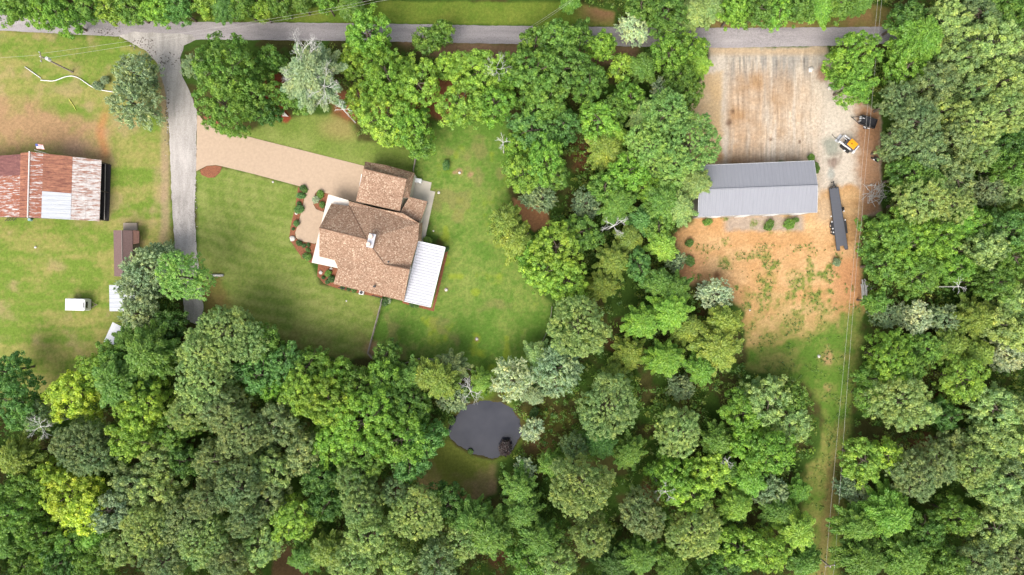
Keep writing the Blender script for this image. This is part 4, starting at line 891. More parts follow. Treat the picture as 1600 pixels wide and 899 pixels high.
def trunk_mesh(name, ht, R, r, limbs=6, pale=False, zc=None):
    m = MB(); rr = random.Random(int(r.integers(1e6))); tr = .05 * R + .07
    top = ht - .45 * R; m.tube([(0, 0, -.1), (.05 * R, .02 * R, top * .5), (0, 0, top), (0, .03 * R, ht - .15 * R)], [tr, tr * .75, tr * .5, tr * .15], 7)
    for i in range(limbs):
        a = 2 * math.pi * i / limbs + rr.uniform(-.4, .4); z0 = top * rr.uniform(.6, 1.0); L = R * rr.uniform(.5, .78); e = (ht - .5 * R) * rr.uniform(.92, 1.05)
        m.tube([(0, 0, z0), (L * .5 * math.cos(a), L * .5 * math.sin(a), z0 + (e - z0) * .65), (L * math.cos(a + .2), L * math.sin(a + .2), e)], [tr * .4, tr * .24, tr * .07], 5)
    me = bpy.data.meshes.new(name); me.from_pydata(m.v, [], m.f); me.update(); me.materials.append(BARK_PALE if pale else BARK); return me
def height_of(kind, R): return {'o': 4.5 + 1.45 * R, 'p': 6 + 1.5 * R, 'f': 2.6 + 1.7 * R, 's': 2.0 + 1.5 * R, 'k': 1.9 * R, 'x': 6 + 1.2 * R}[kind]
def dome(n, R, r, ez, lumps, lr):
    """points and outward directions over a lumpy dome whose edge hangs down"""
    lob = [(r.uniform(.30, .74) * R, 2 * math.pi * (i + r.uniform(-.3, .3)) / lumps, r.uniform(*lr) * R) for i in range(lumps)] + [(.12 * R, r.uniform(0, 6), .52 * R)]
    low = len(lob); lob += [(r.uniform(.48, .66) * R, 2 * math.pi * (i + r.uniform(-.3, .3)) / 6, r.uniform(.30, .38) * R) for i in range(6)]
    LC = np.array([[d * math.cos(a), d * math.sin(a), ez * R * (1 - .75 * (d / R) ** 2) - q * .75 + r.uniform(-.12, .10) * R - (.62 * R if i >= low else 0)] for i, (d, a, q) in enumerate(lob)]); LR = np.array([q for _, _, q in lob])
    w = LR ** 2; j = r.choice(len(LC), n * 2, p=w / w.sum()); d = norm(r.normal(0, 1, (n * 2, 3)) + np.array([0, 0, .35]))
    pts = LC[j] + d * LR[j, None] * r.uniform(.86, 1.03, (n * 2, 1)); keep = d[:, 2] > -.45
    dist = np.linalg.norm(pts[:, None, :] - LC[None], axis=2) / LR[None]; keep &= (dist.min(1) > .80)
    pts, d = pts[keep][:n], d[keep][:n]; return pts, d
def crown(kind, R, seed):
    r = np.random.default_rng(seed * 101 + int(R * 10)); ht = height_of(kind, R)
    if kind == 'o':
        n = int(26 + 9.5 * R ** 2); PC, PD = dome(n, R * .93, r, .72, int(7 + R * 1.4), (.22, .38)); n = len(PC); PC = PC + PD * r.uniform(-.5, .3, (n, 1))
        pr = r.uniform(.36, .72, n); k = 68; C, D = puffs(PC, PD, pr, k, r)
        tint = np.repeat(r.normal(.42, .16, n), k) + r.normal(0, .16, n * k) + np.clip(np.sum(D * np.repeat(PD, k, 0), 1), 0, 1) * .10
        me = leaf_mesh('oak_leaves', C, D, r.uniform(.10, .185, n * k), .66, tint, r)
    elif kind == 'p':
        n = int(46 + 28 * R ** 2); PC, PD = dome(n, R * .95, r, .95, int(7 + R * 1.6), (.20, .33)); n = len(PC); PC = PC + PD * r.uniform(-.45, .25, (n, 1))
        pr = r.uniform(.22, .44, n); k = 34; C, D = puffs(PC, PD, pr, k, r, .5); al = D * .8 + np.repeat(PD, k, 0)
        tint = np.repeat(r.normal(.44, .13, n), k) + r.normal(0, .15, n * k)
        me = leaf_mesh('pine_needles', C, D, r.uniform(.11, .20, n * k), .38, tint, r, along=al, jit=.7)
    elif kind == 's':
        n = int(26 + 30 * R ** 2); PC, PD = dome(n, R * .9, r, .85, int(7 + R * 2.2), (.18, .34)); n = len(PC); k = 22
        d = norm(r.normal(0, 1, (n, k, 3))); sp = norm(PD + r.normal(0, .3, (n, 3))); u = r.uniform(-.45, .75, (n, k, 1)) ** 1.0
        C = (PC[:, None] + sp[:, None] * u * .62 + d * (.17 * (1.15 - np.abs(u)))).reshape(-1, 3); D = norm(d.reshape(-1, 3) + np.array([0, 0, .7])); al = np.repeat(sp, k, 0) + d.reshape(-1, 3) * .5
        tint = np.repeat(r.normal(.40, .15, n), k) + r.normal(0, .16, n * k) + .12 * u.reshape(-1)
        me = leaf_mesh('silver_leaves', C, D, r.uniform(.12, .22, n * k), .34, tint, r, along=al, jit=.6)
    elif kind in ('f', 'k'):
        # sprays along branches that leave a leader in tiers
        br = []; nb = int({'f': 28, 's': 26, 'k': 18}[kind] + R * {'f': 10, 's': 10, 'k': 6}[kind]); top = ht
        for i in range(nb):
            q = (i + .5) / nb; a = i * 2.399 + r.uniform(-.3, .3); L = R * (.30 + .72 * q ** .6) * (r.uniform(.74, 1.14) if kind == 'f' else r.uniform(.5, 1.2))
            z0 = top - (.05 + .95 * q) * R * {'f': 1.05, 's': .95, 'k': .9}[kind] * (r.uniform(.8, 1.15)); lift = {'f': .15, 's': .45, 'k': .5}[kind] * (1 - q) * L
            m_ = max(6, int(L * 9)); t = np.linspace(.12, 1, m_)
            P_ = np.stack([np.cos(a + .25 * t * r.uniform(-1, 1)) * L * t, np.sin(a + .1 * t) * L * t, z0 + lift * np.sin(t * 1.6) - .18 * L * t ** 2], 1)
            br.append((P_, np.array([math.cos(a), math.sin(a), .25]), t))
        PC = np.concatenate([b[0] for b in br]); AL = np.concatenate([np.repeat(b[1][None], len(b[0]), 0) for b in br]); T = np.concatenate([b[2] for b in br]); n = len(PC)
        k = {'f': 27, 'k': 24}[kind]; wd = (.10 + .30 * (1 - np.abs(T * 1.6 - .75).clip(0, 1))) * {'f': 1.6, 'k': 1.2}[kind]
        d = norm(r.normal(0, 1, (n, k, 3)) * np.array([1, 1, .6])); C = (PC[:, None] + d * wd[:, None, None] * r.uniform(.2, 1.25, (n, k, 1))).reshape(-1, 3)
        D = norm(d.reshape(-1, 3) * .4 + np.array([0, 0, 1.0])); al = np.repeat(AL, k, 0) + d.reshape(-1, 3) * .7
        tint = np.repeat(r.normal(.36, .10, n) + .16 * T, k) + r.normal(0, .15, n * k)
        me = leaf_mesh({'f': 'feather_leaves', 's': 'silver_leaves', 'k': 'shrub_leaves'}[kind], C, D, r.uniform(.12, .24, n * k) * {'f': 1, 's': 1.0, 'k': .8}[kind], {'f': .40, 's': .36, 'k': .6}[kind], tint, r, along=al, jit=.5)
    # lift to the tree's height
    if kind in 'ops':
        co = np.empty(len(me.vertices) * 3, np.float32); me.vertices.foreach_get('co', co); co = co.reshape(-1, 3)
        co[:, 2] += ht - co[:, 2].max(); me.vertices.foreach_set('co', co.ravel()); me.update()
    return me
def bare_mesh(R, ht, seed, depth=4):
    rr = random.Random(seed); m = MB()
    def grow(p, d, L, rad, dep):
        e = p + d * L; mid = p.lerp(e, .5) + Vector((rr.uniform(-1, 1), rr.uniform(-1, 1), rr.uniform(-1, 1))) * L * .09
        m.tube([p, mid, e], [rad, rad * .8, rad * .55], 4, cap=False)
        if dep == 0: return
        for i in range(rr.choice((2, 3, 3))):
            nd = (d + Vector((rr.uniform(-1, 1), rr.uniform(-1, 1), rr.uniform(-.45, .5))) * .85).normalized(); grow(e if i < 2 else mid, nd, L * rr.uniform(.55, .85), rad * .62, dep - 1)
    for i in range(5):
        a = 2 * math.pi * i / 5 + rr.uniform(-.5, .5); grow(Vector((0, 0, ht - R * .55)), Vector((math.cos(a), math.sin(a), .45)).normalized(), R * .36, .026 + .008 * R, depth)
    m.tube([(0, 0, 0), (0, 0, ht - R * .5)], [.06 + .03 * R, .05 + .018 * R], 6)
    me = bpy.data.meshes.new('bare_limbs'); me.from_pydata(m.v, [], m.f); me.update(); me.materials.append(DEADW); return me
SIZES = dict(o=(2.2, 3.2, 4.3, 5.6), p=(2.2, 3.2, 4.3, 5.6), f=(1.7, 2.6, 3.6), s=(1.3, 2.1, 3.2), k=(.45, .9))
_lib = {}
def lib(kind, R, v):
    sz = min(SIZES[kind], key=lambda q: abs(math.log(q / R))); key = (kind, sz, v)
    if key not in _lib:
        r = np.random.default_rng(hash((sz * 10, v)) % 1000 + ord(kind))
        _lib[key] = (crown(kind, sz, v), trunk_mesh(kind + '_trunk', height_of(kind, sz) if kind != 'k' else height_of(kind, sz), sz, r, 6 if kind in 'op' else 3))
    return _lib[key], sz
TREES = """
15,6,28,o,g1 58,14,27,o,g2 92,22,27,o,g2 130,6,25,o,g1 165,10,24,o,g3 200,12,24,o,g1 240,11,25,o,g2 278,10,24,o,t 318,3,21,o,g3 347,8,21,f,t 375,6,20,o,g1 405,14,17,o,g3 437,6,18,o,g1 470,4,16,f,g1 508,3,17,o,g2 545,8,17,f,g1
892,2,16,f,g2 1002,6,24,o,g1 1043,20,38,o,g1 1080,22,28,f,o1 1112,8,26,f,o1 1150,14,28,o,g2 1188,12,26,o,g1 1220,16,24,o,g2 1252,10,25,o,g1 1285,8,24,f,g2 1316,2,22,o,g1 1345,4,18,f,g1
211,115,36,s,s2 207,160,41,s,s2 352,108,58,o,g1 392,142,44,o,g1 345,160,46,o,g1 298,102,22,s,s2
487,118,48,f,s2 462,150,26,o,g1 420,88,22,o,g1 412,172,24,o,d
574,52,40,o,g2 548,95,26,o,g3 604,112,46,o,g2 652,128,40,o,g3 598,180,46,o,g3 640,195,36,o,g2 560,150,24,o,g3 666,58,22,o,g1 688,45,20,o,g1 655,225,22,o,g1 700,100,26,o,g3
748,108,42,o,g3 722,160,38,o,g3 772,158,36,o,g2 790,108,30,o,g2
838,62,28,o,g1 872,58,32,o,g1 905,55,26,o,g1 838,112,42,o,g1 884,104,44,o,g1 850,158,38,o,g1 922,128,34,o,g1 940,72,26,o,g2 972,100,20,o,g3 1004,104,24,f,g1 990,44,25,s,c 1050,82,30,o,g2 1080,72,28,o,g2 1094,98,18,f,g3 1062,118,28,o,g1
1036,138,19,s,s 1076,142,28,o,g1 1044,175,42,f,o1 1082,222,44,f,o1 1012,178,30,f,o1 985,148,26,o,g2 938,186,34,o,g2 964,168,24,o,g1 880,196,28,o,t 832,202,32,o,t 808,225,24,o,g2 852,246,38,o,g2 818,272,30,o,g3 866,272,24,o,g1
948,232,26,f,ol 962,208,22,f,g3 1012,226,36,f,o1 982,268,32,o,g2 945,290,26,o,g1 1018,260,20,s,s2 1052,256,34,f,o1 1086,285,28,f,o1 1008,292,24,o,g2
828,302,20,s,s2 848,308,28,s,s2 916,318,27,s,s2 964,318,30,f,g1 1038,315,32,f,g1 1062,322,30,f,o1 870,385,44,o,g3 852,425,36,o,g3 888,440,36,o,g3 836,395,26,o,g2 908,362,28,o,g1 984,372,22,f,ol 1004,345,22,f,t 1030,352,24,o,g1 1036,382,24,f,g3 1056,408,17,s,s2 998,416,23,o,t 958,408,30,f,ol 940,448,27,f,ol 905,512,52,p,o1 1030,442,24,f,g1 1054,452,28,f,g1 1004,502,33,f,g2 1050,486,36,f,g2 1120,460,27,s,s 1074,512,24,f,ol 1040,560,34,f,g2 984,552,27,f,ol 1132,502,26,f,ol 1122,542,36,f,ol 1096,576,24,f,g2 1064,606,22,s,s2 960,585,22,f,ol 870,580,42,s,s2 800,594,37,s,c 840,556,20,f,o1
790,348,30,f,ol 806,376,26,f,ol
1338,82,44,o,g2 1340,126,36,o,g2
1440,58,40,f,g2 1418,28,28,o,d 1478,30,42,o,o1 1530,22,34,o,o2 1578,18,32,o,g1 1556,66,42,o,o1 1502,88,40,o,o1 1592,72,28,o,o2 1426,98,32,o,g2 1424,110,20,s,s2 1462,128,38,o,o2 1412,152,28,p,o2 1438,190,38,p,o2 1408,224,28,p,o2 1446,238,38,o,o2 1482,172,24,o,o1 1524,140,34,o,o1 1572,126,38,o,o1 1584,168,40,p,o1 1540,188,42,p,o1 1500,214,36,o,o2 1542,236,28,p,o1 1578,224,28,o,d 1588,258,32,o,g1 1482,262,22,o,d 1426,272,32,o,g1 1452,292,32,o,g1 1492,282,34,o,o2 1550,296,26,s,s2 1592,296,24,o,o1
1442,312,38,p,o1 1490,322,44,p,o1 1390,366,38,o,g1 1424,384,44,o,g2 1470,368,38,o,g2 1508,342,34,o,g2 1534,352,28,o,g1 1388,414,32,o,g1 1440,428,36,o,g1 1500,418,32,o,g2 1544,388,32,o,o1 1582,358,36,o,t 1594,402,36,o,g1 1558,440,36,o,g1 1590,470,34,o,o1 1376,470,22,o,g1 1386,492,24,s,s2 1436,496,28,s,s 1480,500,28,s,s2 1530,498,32,f,ol 1490,542,26,f,ol 1568,508,32,o,o1 1596,522,30,o,o1 1580,556,28,s,s 1532,552,24,f,ol 1396,560,44,o,g2 1422,578,34,o,g1 1366,592,24,o,g1 1452,545,24,o,g1 1515,594,40,o,g3
1402,628,44,o,o1 1438,640,34,o,o1 1362,622,24,o,g1 1560,640,40,o,o1 1592,640,28,o,o1 1486,652,26,o,d 1355,722,36,o,g3 1388,712,22,o,g3 1324,762,18,s,s2 1350,778,18,s,s 1440,748,42,p,o2 1474,728,34,p,o2 1528,730,36,p,o1 1562,760,36,o,o1 1590,700,36,o,o1 1502,698,26,o,o2 1546,684,30,o,o1 1582,742,32,o,o2 1392,802,38,f,g2 1342,822,34,f,g1 1348,872,34,f,g1 1418,872,36,f,g1 1452,832,34,o,g1 1502,812,36,o,g1 1560,830,36,o,o1 1592,800,32,o,o1 1530,882,36,o,o2 1590,872,32,o,o2 1478,884,32,o,g1
1168,648,36,o,g2 1204,628,42,o,o1 1240,662,36,o,o1 1208,706,40,o,g2 1166,694,34,o,g2 1238,622,28,o,g1 1206,770,30,s,s2 1246,830,34,f,g3 1216,800,26,f,g1 1202,866,36,o,g3 1160,862,40,o,g3 1258,880,24,f,g1 1250,770,18,f,g2
952,638,52,p,o1 1066,680,40,p,o1 836,618,18,f,s2 831,673,17,s,s 906,762,56,p,o1 926,842,36,p,o1 1006,808,40,p,o2 1090,836,46,p,o1 822,737,19,s,s 984,708,28,f,g1 936,690,24,f,t 1050,744,36,o,g2 1082,772,32,o,g3 1112,742,32,o,g3 1132,736,22,f,g1 1150,790,32,f,g3 1122,692,26,f,g1 1170,750,26,f,g2 1000,868,34,f,g1 962,882,30,f,d 1052,882,28,f,g1 820,800,30,f,g1 846,842,34,f,g1 826,878,32,o,g1 872,882,30,p,o1 812,762,28,f,g1 860,724,22,f,g1 1132,884,32,o,d 900,700,24,p,o2
622,688,50,o,g2 566,660,52,o,g2 512,628,46,o,g3 470,606,40,o,g3 600,618,38,o,g1 640,636,36,o,g1 664,690,32,o,t 640,728,32,o,t 562,718,44,o,g1 520,698,40,o,g2 432,662,36,o,o2 472,712,32,o,o2 420,732,34,o,o1 418,782,30,o,o2 500,746,30,o,d 456,816,38,o,g3 508,792,28,o,d 562,790,42,p,o1 574,838,38,p,o1 650,806,44,p,o1 616,772,24,p,o2 550,756,36,p,o1 700,790,28,o,d 732,812,32,f,g1 762,840,40,f,g1 720,852,34,p,o1 682,882,32,p,o2 622,880,34,o,o1 552,882,38,p,o1 508,864,26,f,ol 478,872,22,f,g1 690,592,34,f,ol 706,622,26,s,s2
400,862,34,o,o1 20,630,40,o,t 52,652,28,p,o2 108,620,38,o,g4 188,596,44,f,g1 222,636,46,o,g3 202,688,40,o,g3 268,672,34,o,g1 310,602,48,p,o1 292,646,36,p,o1 342,640,38,p,o2 372,682,44,p,o2 330,722,34,p,o2 118,702,44,p,o2 148,716,30,p,o2 102,780,46,o,g4 72,752,36,o,g4 130,806,32,o,g4 40,762,36,o,g1 28,718,36,f,ol 18,802,40,o,g1 60,836,34,o,g1 172,800,36,o,s2 202,758,36,o,o2 240,780,44,o,o1 226,832,44,p,o1 282,828,44,p,o2 180,862,36,o,o1 252,882,38,p,o2 322,780,40,p,o2 310,850,44,p,o1 370,760,40,p,o2 380,812,36,p,o2 352,880,38,p,o2 282,722,30,o,d 242,718,34,o,o1 12,852,30,f,g1 36,884,30,o,g1 66,872,26,o,g2 112,846,28,o,g1 146,842,26,f,g2 140,880,30,o,g1 90,880,30,o,d
226,418,38,s,s2 212,446,38,s,s2 252,400,26,s,s2 286,432,46,f,o1 216,490,30,s,s2 200,530,28,f,g1 232,552,46,f,g1 180,562,34,o,g1 142,586,34,o,g3 350,520,46,p,o1 312,552,42,p,o1 384,536,32,p,o1 10,580,24,o,t 262,510,26,o,d
400,586,30,o,t 424,606,24,o,g2 410,532,28,o,g1 442,570,36,o,t 480,572,30,o,g1 520,592,36,o,g2 602,556,24,o,g1 596,594,32,o,g2 640,592,28,f,g1 560,604,32,o,g1 664,590,26,f,ol 702,574,28,f,o2 752,596,18,f,g3
"""
DEAD = [(470, 90, 40, 'white dead-limbed tree leaning over the upper road'), (504, 132, 30, 'dead white limbs among green crown behind the concrete driveway'), (960, 352, 24, 'white bare dead tree standing in the middle woods'), (735, 612, 22, 'bare white tree beside the top of the pond'), (1137, 722, 12, 'small white dead tree in the lower right woods'), (786, 222, 14, 'grey bare sapling at the upper edge of the back lawn'), (1040, 770, 20, 'thin bare trunk fallen among lime trees'), (1500, 448, 16, 'grey bare treetop in the right woods gap'), (775, 105, 24, 'bare-topped tree by the upper road'), (535, 170, 16, 'bare bush under the tall tree above the driveway'), (60, 668, 22, 'grey leafless tree in the lower left woods')]
recs = []
KINDW = dict(o='broadleaf tree', p='pine', f='feathery tree', s='narrow-leaved tree')
NAMEK = dict(o='broadleaf_tree', p='pine_tree', f='feathery_tree', s='silver_tree')
GRP = dict(o='broadleaf trees of the woods and yards', p='pines of the woods', f='feathery young trees', s='silvery trees')
def place_tree(px, py, R, kind, color, z=None, spin=None):
    (cm, tm), sz = lib(kind, R, len(recs) % 3 if kind in 'op' else len(recs) % 2)
    k = R / sz; ht = height_of(kind, sz) * k; zc = ht - .5 * R
    p = P(px, py, zc); root = empty(NAMEK.get(kind, 'shrub'), (p.x, p.y, 0), random.uniform(0, 6.28)); kk = k * random.uniform(.97, 1.05)
    root.scale = (kk * random.uniform(.88, 1.12), kk * random.uniform(.88, 1.12), k * random.uniform(.92, 1.08))
    c = bpy.data.objects.new('crown', cm); t = bpy.data.objects.new('trunk', tm)
    base = [q * 2.0 for q in PAL[color]]; j = random.uniform(.88, 1.13); h = random.uniform(-.06, .06)
    c.color = (base[0] * j * (1 + h), base[1] * j, base[2] * j * (1 - h), 1)
    for o in (t, c): COL.objects.link(o); o.parent = root
    return root
for tok in TREES.split():
    x, y, r, kind, cl = tok.split(','); x, y, r = float(x), float(y), float(r)
    if kind == 'f' and cl == 'o1' and r > 30: kind, cl = 'p', 'o3'
    R0 = r * S * 1.10; zc = height_of(kind, R0) - .5 * R0; R = R0 * (H - zc) / H
    recs.append(dict(o=None, x=x, y=y, r=r, kind=kind, cl=cl)); recs[-1]['o'] = place_tree(x, y, R, kind, cl)

# labels: look first, then the nearest landmark and side, then rank among look-alikes there
LM = [('round pond', 758, 672), ('tan-roofed house', 590, 370), ('grey metal building', 1184, 295), ('rusty barn', 80, 292), ('flatbed trailer', 1311, 340), ('cargo trailer', 118, 476), ('orange loader', 1329, 227), ('log pile', 1353, 455),
      ('transformer pole', 66, 92), ('bottom pole', 1290, 878), ('lower left corner', 0, 899), ('lower right corner', 1600, 899), ('upper right corner', 1600, 0), ('middle bottom edge', 800, 899), ('middle right edge', 1600, 450), ('driveway junction', 260, 80), ('dirt yard', 1200, 440), ('clearing gap', 830, 335), ('upper gravel edge', 1110, 85), ('upper verge', 760, 18), ('lower lawn corner', 420, 540)]
def side(dx, dy):
    a = math.degrees(math.atan2(-dy, dx)) % 360
    return ['right of', 'above right of', 'above', 'above left of', 'left of', 'below left of', 'below', 'below right of'][int((a + 22.5) // 45) % 8]
def sizew(r): return 'small' if r < 27 else ('mid-sized' if r < 39 else 'broad')
ORD = ['nearest', 'second', 'third', 'fourth', 'fifth', 'sixth', 'seventh', 'eighth']
from collections import defaultdict
bk = defaultdict(list)
for q in recs:
    nm, lx, ly = min(LM, key=lambda l: math.hypot(q['x'] - l[1], q['y'] - l[2])); q['d'] = math.hypot(q['x'] - lx, q['y'] - ly)
    q['desc'] = f"{sizew(q['r'])} {COLW[q['cl']]} {KINDW[q['kind']]}"; q['loc'] = f"{side(q['x'] - lx, q['y'] - ly)} the {nm}"; bk[(q['desc'], q['loc'])].append(q)
for (de, lo), L in bk.items():
    L.sort(key=lambda q: q['d'])
    for i, q in enumerate(L):
        lb = f"{de} {lo}" if len(L) == 1 else (f"{de} {lo}, nearest alike" if i == 0 else f"{de} {lo}, {ORD[i]} nearest alike")
        tag(q['o'], lb, 'tree', GRP[q['kind']])
for i, (x, y, r, lb) in enumerate(DEAD):
    R = r * S; ht = {0: 14.2, 1: 13.4}.get(i, 7 + R * 1.6); p = P(x, y, ht - .3 * R); o = bpy.data.objects.new('dead_tree', bare_mesh(R, ht, i, 5 if i < 2 else (4 if r > 20 else 3))); COL.objects.link(o); o.location = (p.x, p.y, 0); tag(o, lb, 'tree', 'bare dead trees')

# shrubs in the beds and yards
SHR = [(473, 294, .45, 'd', 'round dark shrub at the walkway corner by the driveway'), (476, 297, .4, 'g1', 'small green shrub just below the corner one'), (470, 306, .5, 't', 'green shrub second down the left walkway bed'), (467, 318, .3, 'd', 'tiny dark plant in the left walkway bed'), (467, 327, .6, 't', 'bluish bush in the middle of the left walkway bed'), (463, 349, .65, 't', 'largest bluish bush low in the left walkway bed'), (458, 358, .25, 'd', 'tiny shrub near the bottom of the left walkway bed'), (467, 380, .45, 'd', 'dark shrub left in the bed below the walkway'), (475, 384, .3, 'd', 'small plant in the bed below the walkway'), (482, 383, .25, 'd', 'tiny plant right in the bed below the walkway'), (481, 391, .3, 'g1', 'small plant centre of the porch mulch bed'), (477, 400, .45, 'g1', 'green shrub bottom of the porch mulch bed'), (481, 402, .5, 'g2', 'bright green shrub bottom of the porch mulch bed'),
       (500, 304, .5, 'g2', 'bright green shrub in the island bed by the porch'), (493, 312, .75, 's', 'silver bush on the edge of the island bed'), (503, 320, .4, 'g1', 'low green shrub at the foot of the island bed'), (512, 427, .65, 'g2', 'bright green bush in the rounded bed under porch'), (505, 434, .3, 'd', 'tiny plant left in the rounded bed under porch'), (512, 440, .35, 'd', 'small plant bottom of the rounded bed under porch'), (518, 436, .5, 'd', 'dark shrub against the house in the rounded bed'), (535, 449, .35, 'd', 'flat shrub under the lower eave, left one'), (545, 451.5, .35, 'd', 'flat shrub under the lower eave, middle one'), (553, 454, .4, 'g1', 'green shrub under the lower eave, right one'), (601, 471, .6, 'd', 'dark shrub at the top end of the lawn fence'), (607, 470, .4, 's', 'pale shrub beside the top end of the lawn fence'), (645, 476, .4, 'd', 'dark shrub below the patio cover, left one'), (650, 477, .45, 'g1', 'green shrub below the patio cover, right one'), (668, 376, .5, 'g3', 'lime shrub above the patio cover corner'), (697, 390, .4, 'd', 'dark shrub right of the patio cover corner'),
       (648, 263, .3, 'g3', 'lime sprout by the garage wing corner'), (697, 258, .9, 't', 'low bluish bush on the back lawn above the house'), (1275, 262, 1.1, 'g1', 'green bush at the upper right corner of metal building'), (1268, 246, .7, 'g2', 'bright weedy bush behind the metal building'), (1234, 350, 1.0, 'g2', 'bright green weed clump under the metal building wall'), (1203, 352, 1.0, 'g1', 'dull weedy clump under the metal building wall'), (1244, 344, .7, 'g1', 'small weed clump beside the bright one under the wall'), (1106, 347, .9, 'g2', 'weed clump at the left end of the metal building wall'), (1078, 380, .9, 'g1', 'upper round bush on dirt left of the dirt yard'), (1078, 408, .9, 'g1', 'lower round bush on dirt left of the dirt yard'), (1308, 410, .8, 's2', 'pale sparse bush below the flatbed trailer'), (790, 701, 1.3, 'r', 'dark bush overhanging the lower right pond bank'), (706, 658, .6, 'g1', 'small shrub on the left pond bank'), (735, 706, .35, 'g1', 'small reed clump on the lower pond bank'), (163, 125, .9, 's2', 'low bush left of the twin silver trees'), (152, 134, .6, 's2', 'lowest weedy bush beside the white pipe end'), (835, 645, 1.0, 'd', 'dark reddish bush right of the pond')]
for x, y, R, cl, lb in SHR:
    (cm, tm), sz = lib('k', R, 0); k = R / sz; p = P(x, y, R); r = empty('shrub', (p.x, p.y, .02), random.uniform(0, 6)); r.scale = (k * random.uniform(.7, 1.1), k * random.uniform(.6, .95), k * .6)
    c = bpy.data.objects.new('foliage', cm); COL.objects.link(c); c.parent = r; c.color = (*[v * 1.4 for v in PAL[cl]], 1); tag(r, lb, 'shrub', 'shrubs and bushes')

# brush pile
def brush():
    rr = random.Random(5); p = P(1367, 303); m = MB()
    for i in range(46):
        a = rr.uniform(0, 3.14); L = rr.uniform(.8, 2.6); c = Vector((p.x + rr.uniform(-1.6, 1.6), p.y + rr.uniform(-1.5, 1.5), rr.uniform(.1, .9))); d = Vector((math.cos(a), math.sin(a), rr.uniform(-.2, .3))) * L / 2
        m.tube([c - d, c + Vector((0, 0, .08)), c + d], [.05, .04, .02], 4, cap=False)
    o = m.build('brush_pile', BARK_PALE); tag(o, 'pile of pale cut branches by the right-hand woods', 'brush pile')
brush()

# undergrowth below the trees, weeds in the yards: nobody could count them
def stuff(name, PC, pr, k, colf, hs, seed, label, asp=.6):
    r = np.random.default_rng(seed); n = len(PC); PD = np.tile(np.array([[0, 0, 1.0]]), (n, 1)); C, D = puffs(PC, PD, pr, k, r, .6)
    tint = np.repeat(r.normal(.4, .2, n), k) + r.normal(0, .15, n * k); me = leaf_mesh(name, C, D, r.uniform(*hs, n * k), asp, tint, r)
    o = bpy.data.objects.new(name, me); COL.objects.link(o); o.color = (*colf, 1); tag(o, label, 'plants', kind='stuff'); return o
OPEN = [FIELD, LAWN, LAWN_UP, YARD, VERGE, VERGE_R, VERGE_S, STRIP, DIRT, GRAVEL, POND, CLEAR, PATCH, [(480, 245), (702, 245), (702, 492), (480, 470)], [(1080, 250), (1285, 245), (1285, 345), (1080, 345)], [(400, 180), (470, 180), (470, 260), (400, 260)], MULCHT, MULCHT2, PATHB, DRIVE, [(-200, 20), (200, 30), (800, 38), (1800, 42), (1800, 78), (1420, 72), (800, 72), (200, 62), (-200, 48)], [(200, 50), (310, 50), (312, 180), (320, 510), (290, 510), (265, 300), (250, 100)]]
def under():
    r = np.random.default_rng(3); n = 26000; px = r.uniform(-110, 1710, n); py = r.uniform(-80, 980, n); keep = np.ones(n, bool)
    for q in OPEN: keep &= sdist(px, py, q) < -6
    keep &= fbm(px / 26, py / 26, 123, 3) > .36
    px, py = px[keep], py[keep]; n = len(px); z = r.uniform(.2, 2.6, n) * (.4 + fbm(px / 30, py / 30, 125, 2)); k = S * (H - z) / H
    PC = np.stack([(px - 800) * k, (449.5 - py) * k, z], 1); h = n // 2
    stuff('undergrowth', PC[:h], r.uniform(.5, 1.1, h), 20, [1.7 * v for v in PAL['g1']], (.14, .26), 5, 'green undergrowth filling the gaps between the trees')
    stuff('undergrowth', PC[h:], r.uniform(.5, 1.0, n - h), 20, [1.5 * v for v in PAL['ol']], (.12, .24), 6, 'olive brush growing low under the trees')
under()
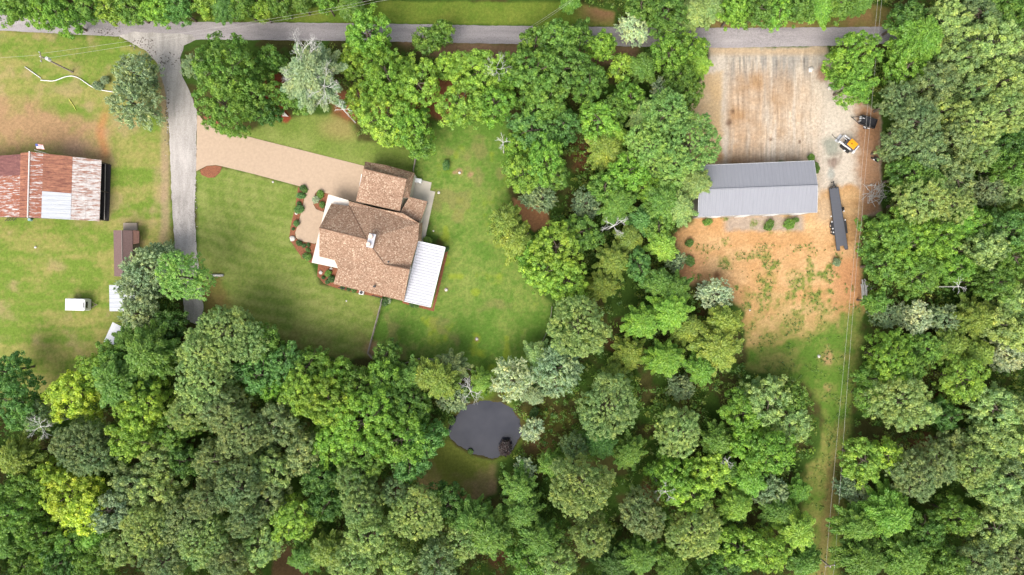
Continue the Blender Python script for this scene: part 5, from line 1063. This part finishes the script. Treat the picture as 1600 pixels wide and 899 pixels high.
def weeds():
    r = np.random.default_rng(9); n = 9000; px = r.uniform(1060, 1345, n); py = r.uniform(335, 900, n)
    wob = fbm(px / 16, py / 16, 91, 4); w = sdist(px, py, DIRT) > 2; keep = w & ((wob > .56) | (r.random(n) < .03)) & (py > 380)
    for (x, y, q) in ((1196, 440, 22), (1240, 435, 18), (1135, 412, 16), (1155, 400, 11), (1178, 350, 8), (1133, 375, 8), (1132, 342, 8)): keep |= w & (np.hypot(px - x, py - y) < q * .75)
    keep |= (sdist(px, py, STRIP) > 4) & (wob > .52) & (py > 540)
    px, py = px[keep], py[keep]; n = len(px); z = np.full(n, .08)
    stuff('weeds', np.stack([(px - 800) * S, (449.5 - py) * S, z], 1), r.uniform(.10, .26, n), 9, [1.5 * v for v in PAL['ft']], (.05, .11), 10, 'green weeds sprouting over the dirt yard and strip')
weeds()

# the wood goes on beyond what the photograph shows
def wood_beyond():
    r = np.random.default_rng(77); Cs, Ds = [], []
    spots = [(x, 965 + r.uniform(-12, 25)) for x in range(-120, 1740, 62)] + [(1672 + r.uniform(-12, 20), y) for y in range(-60, 960, 62)] + [(-75 + r.uniform(-15, 10), y) for y in range(690, 960, 62)] + [(x, -62 + r.uniform(-20, 10)) for x in range(-120, 1740, 62)]
    for x, y in spots:
        if abs(x - 1290) < 50 and y > 900: continue
        R = r.uniform(3.2, 4.6); ht = 7 + R * 1.3; p = P(x, y, ht - R * .5); PC, PD = dome(int(12 * R * R), R, r, .75, 9, (.24, .38)); C, D = puffs(PC, PD, r.uniform(.4, .8, len(PC)), 16, r)
        C[:, 2] += ht - C[:, 2].max(); C[:, 0] += p.x; C[:, 1] += p.y; Cs.append(C); Ds.append(D)
    C = np.concatenate(Cs); D = np.concatenate(Ds); n = len(C); me = leaf_mesh('wood', C, D, r.uniform(.2, .34, n), .6, r.normal(.42, .2, n), r)
    o = bpy.data.objects.new('wood', me); COL.objects.link(o); o.color = (*[1.6 * v for v in PAL['g1']], 1); tag(o, 'continuous green wood going on past the edges', 'wood', kind='stuff')
wood_beyond()
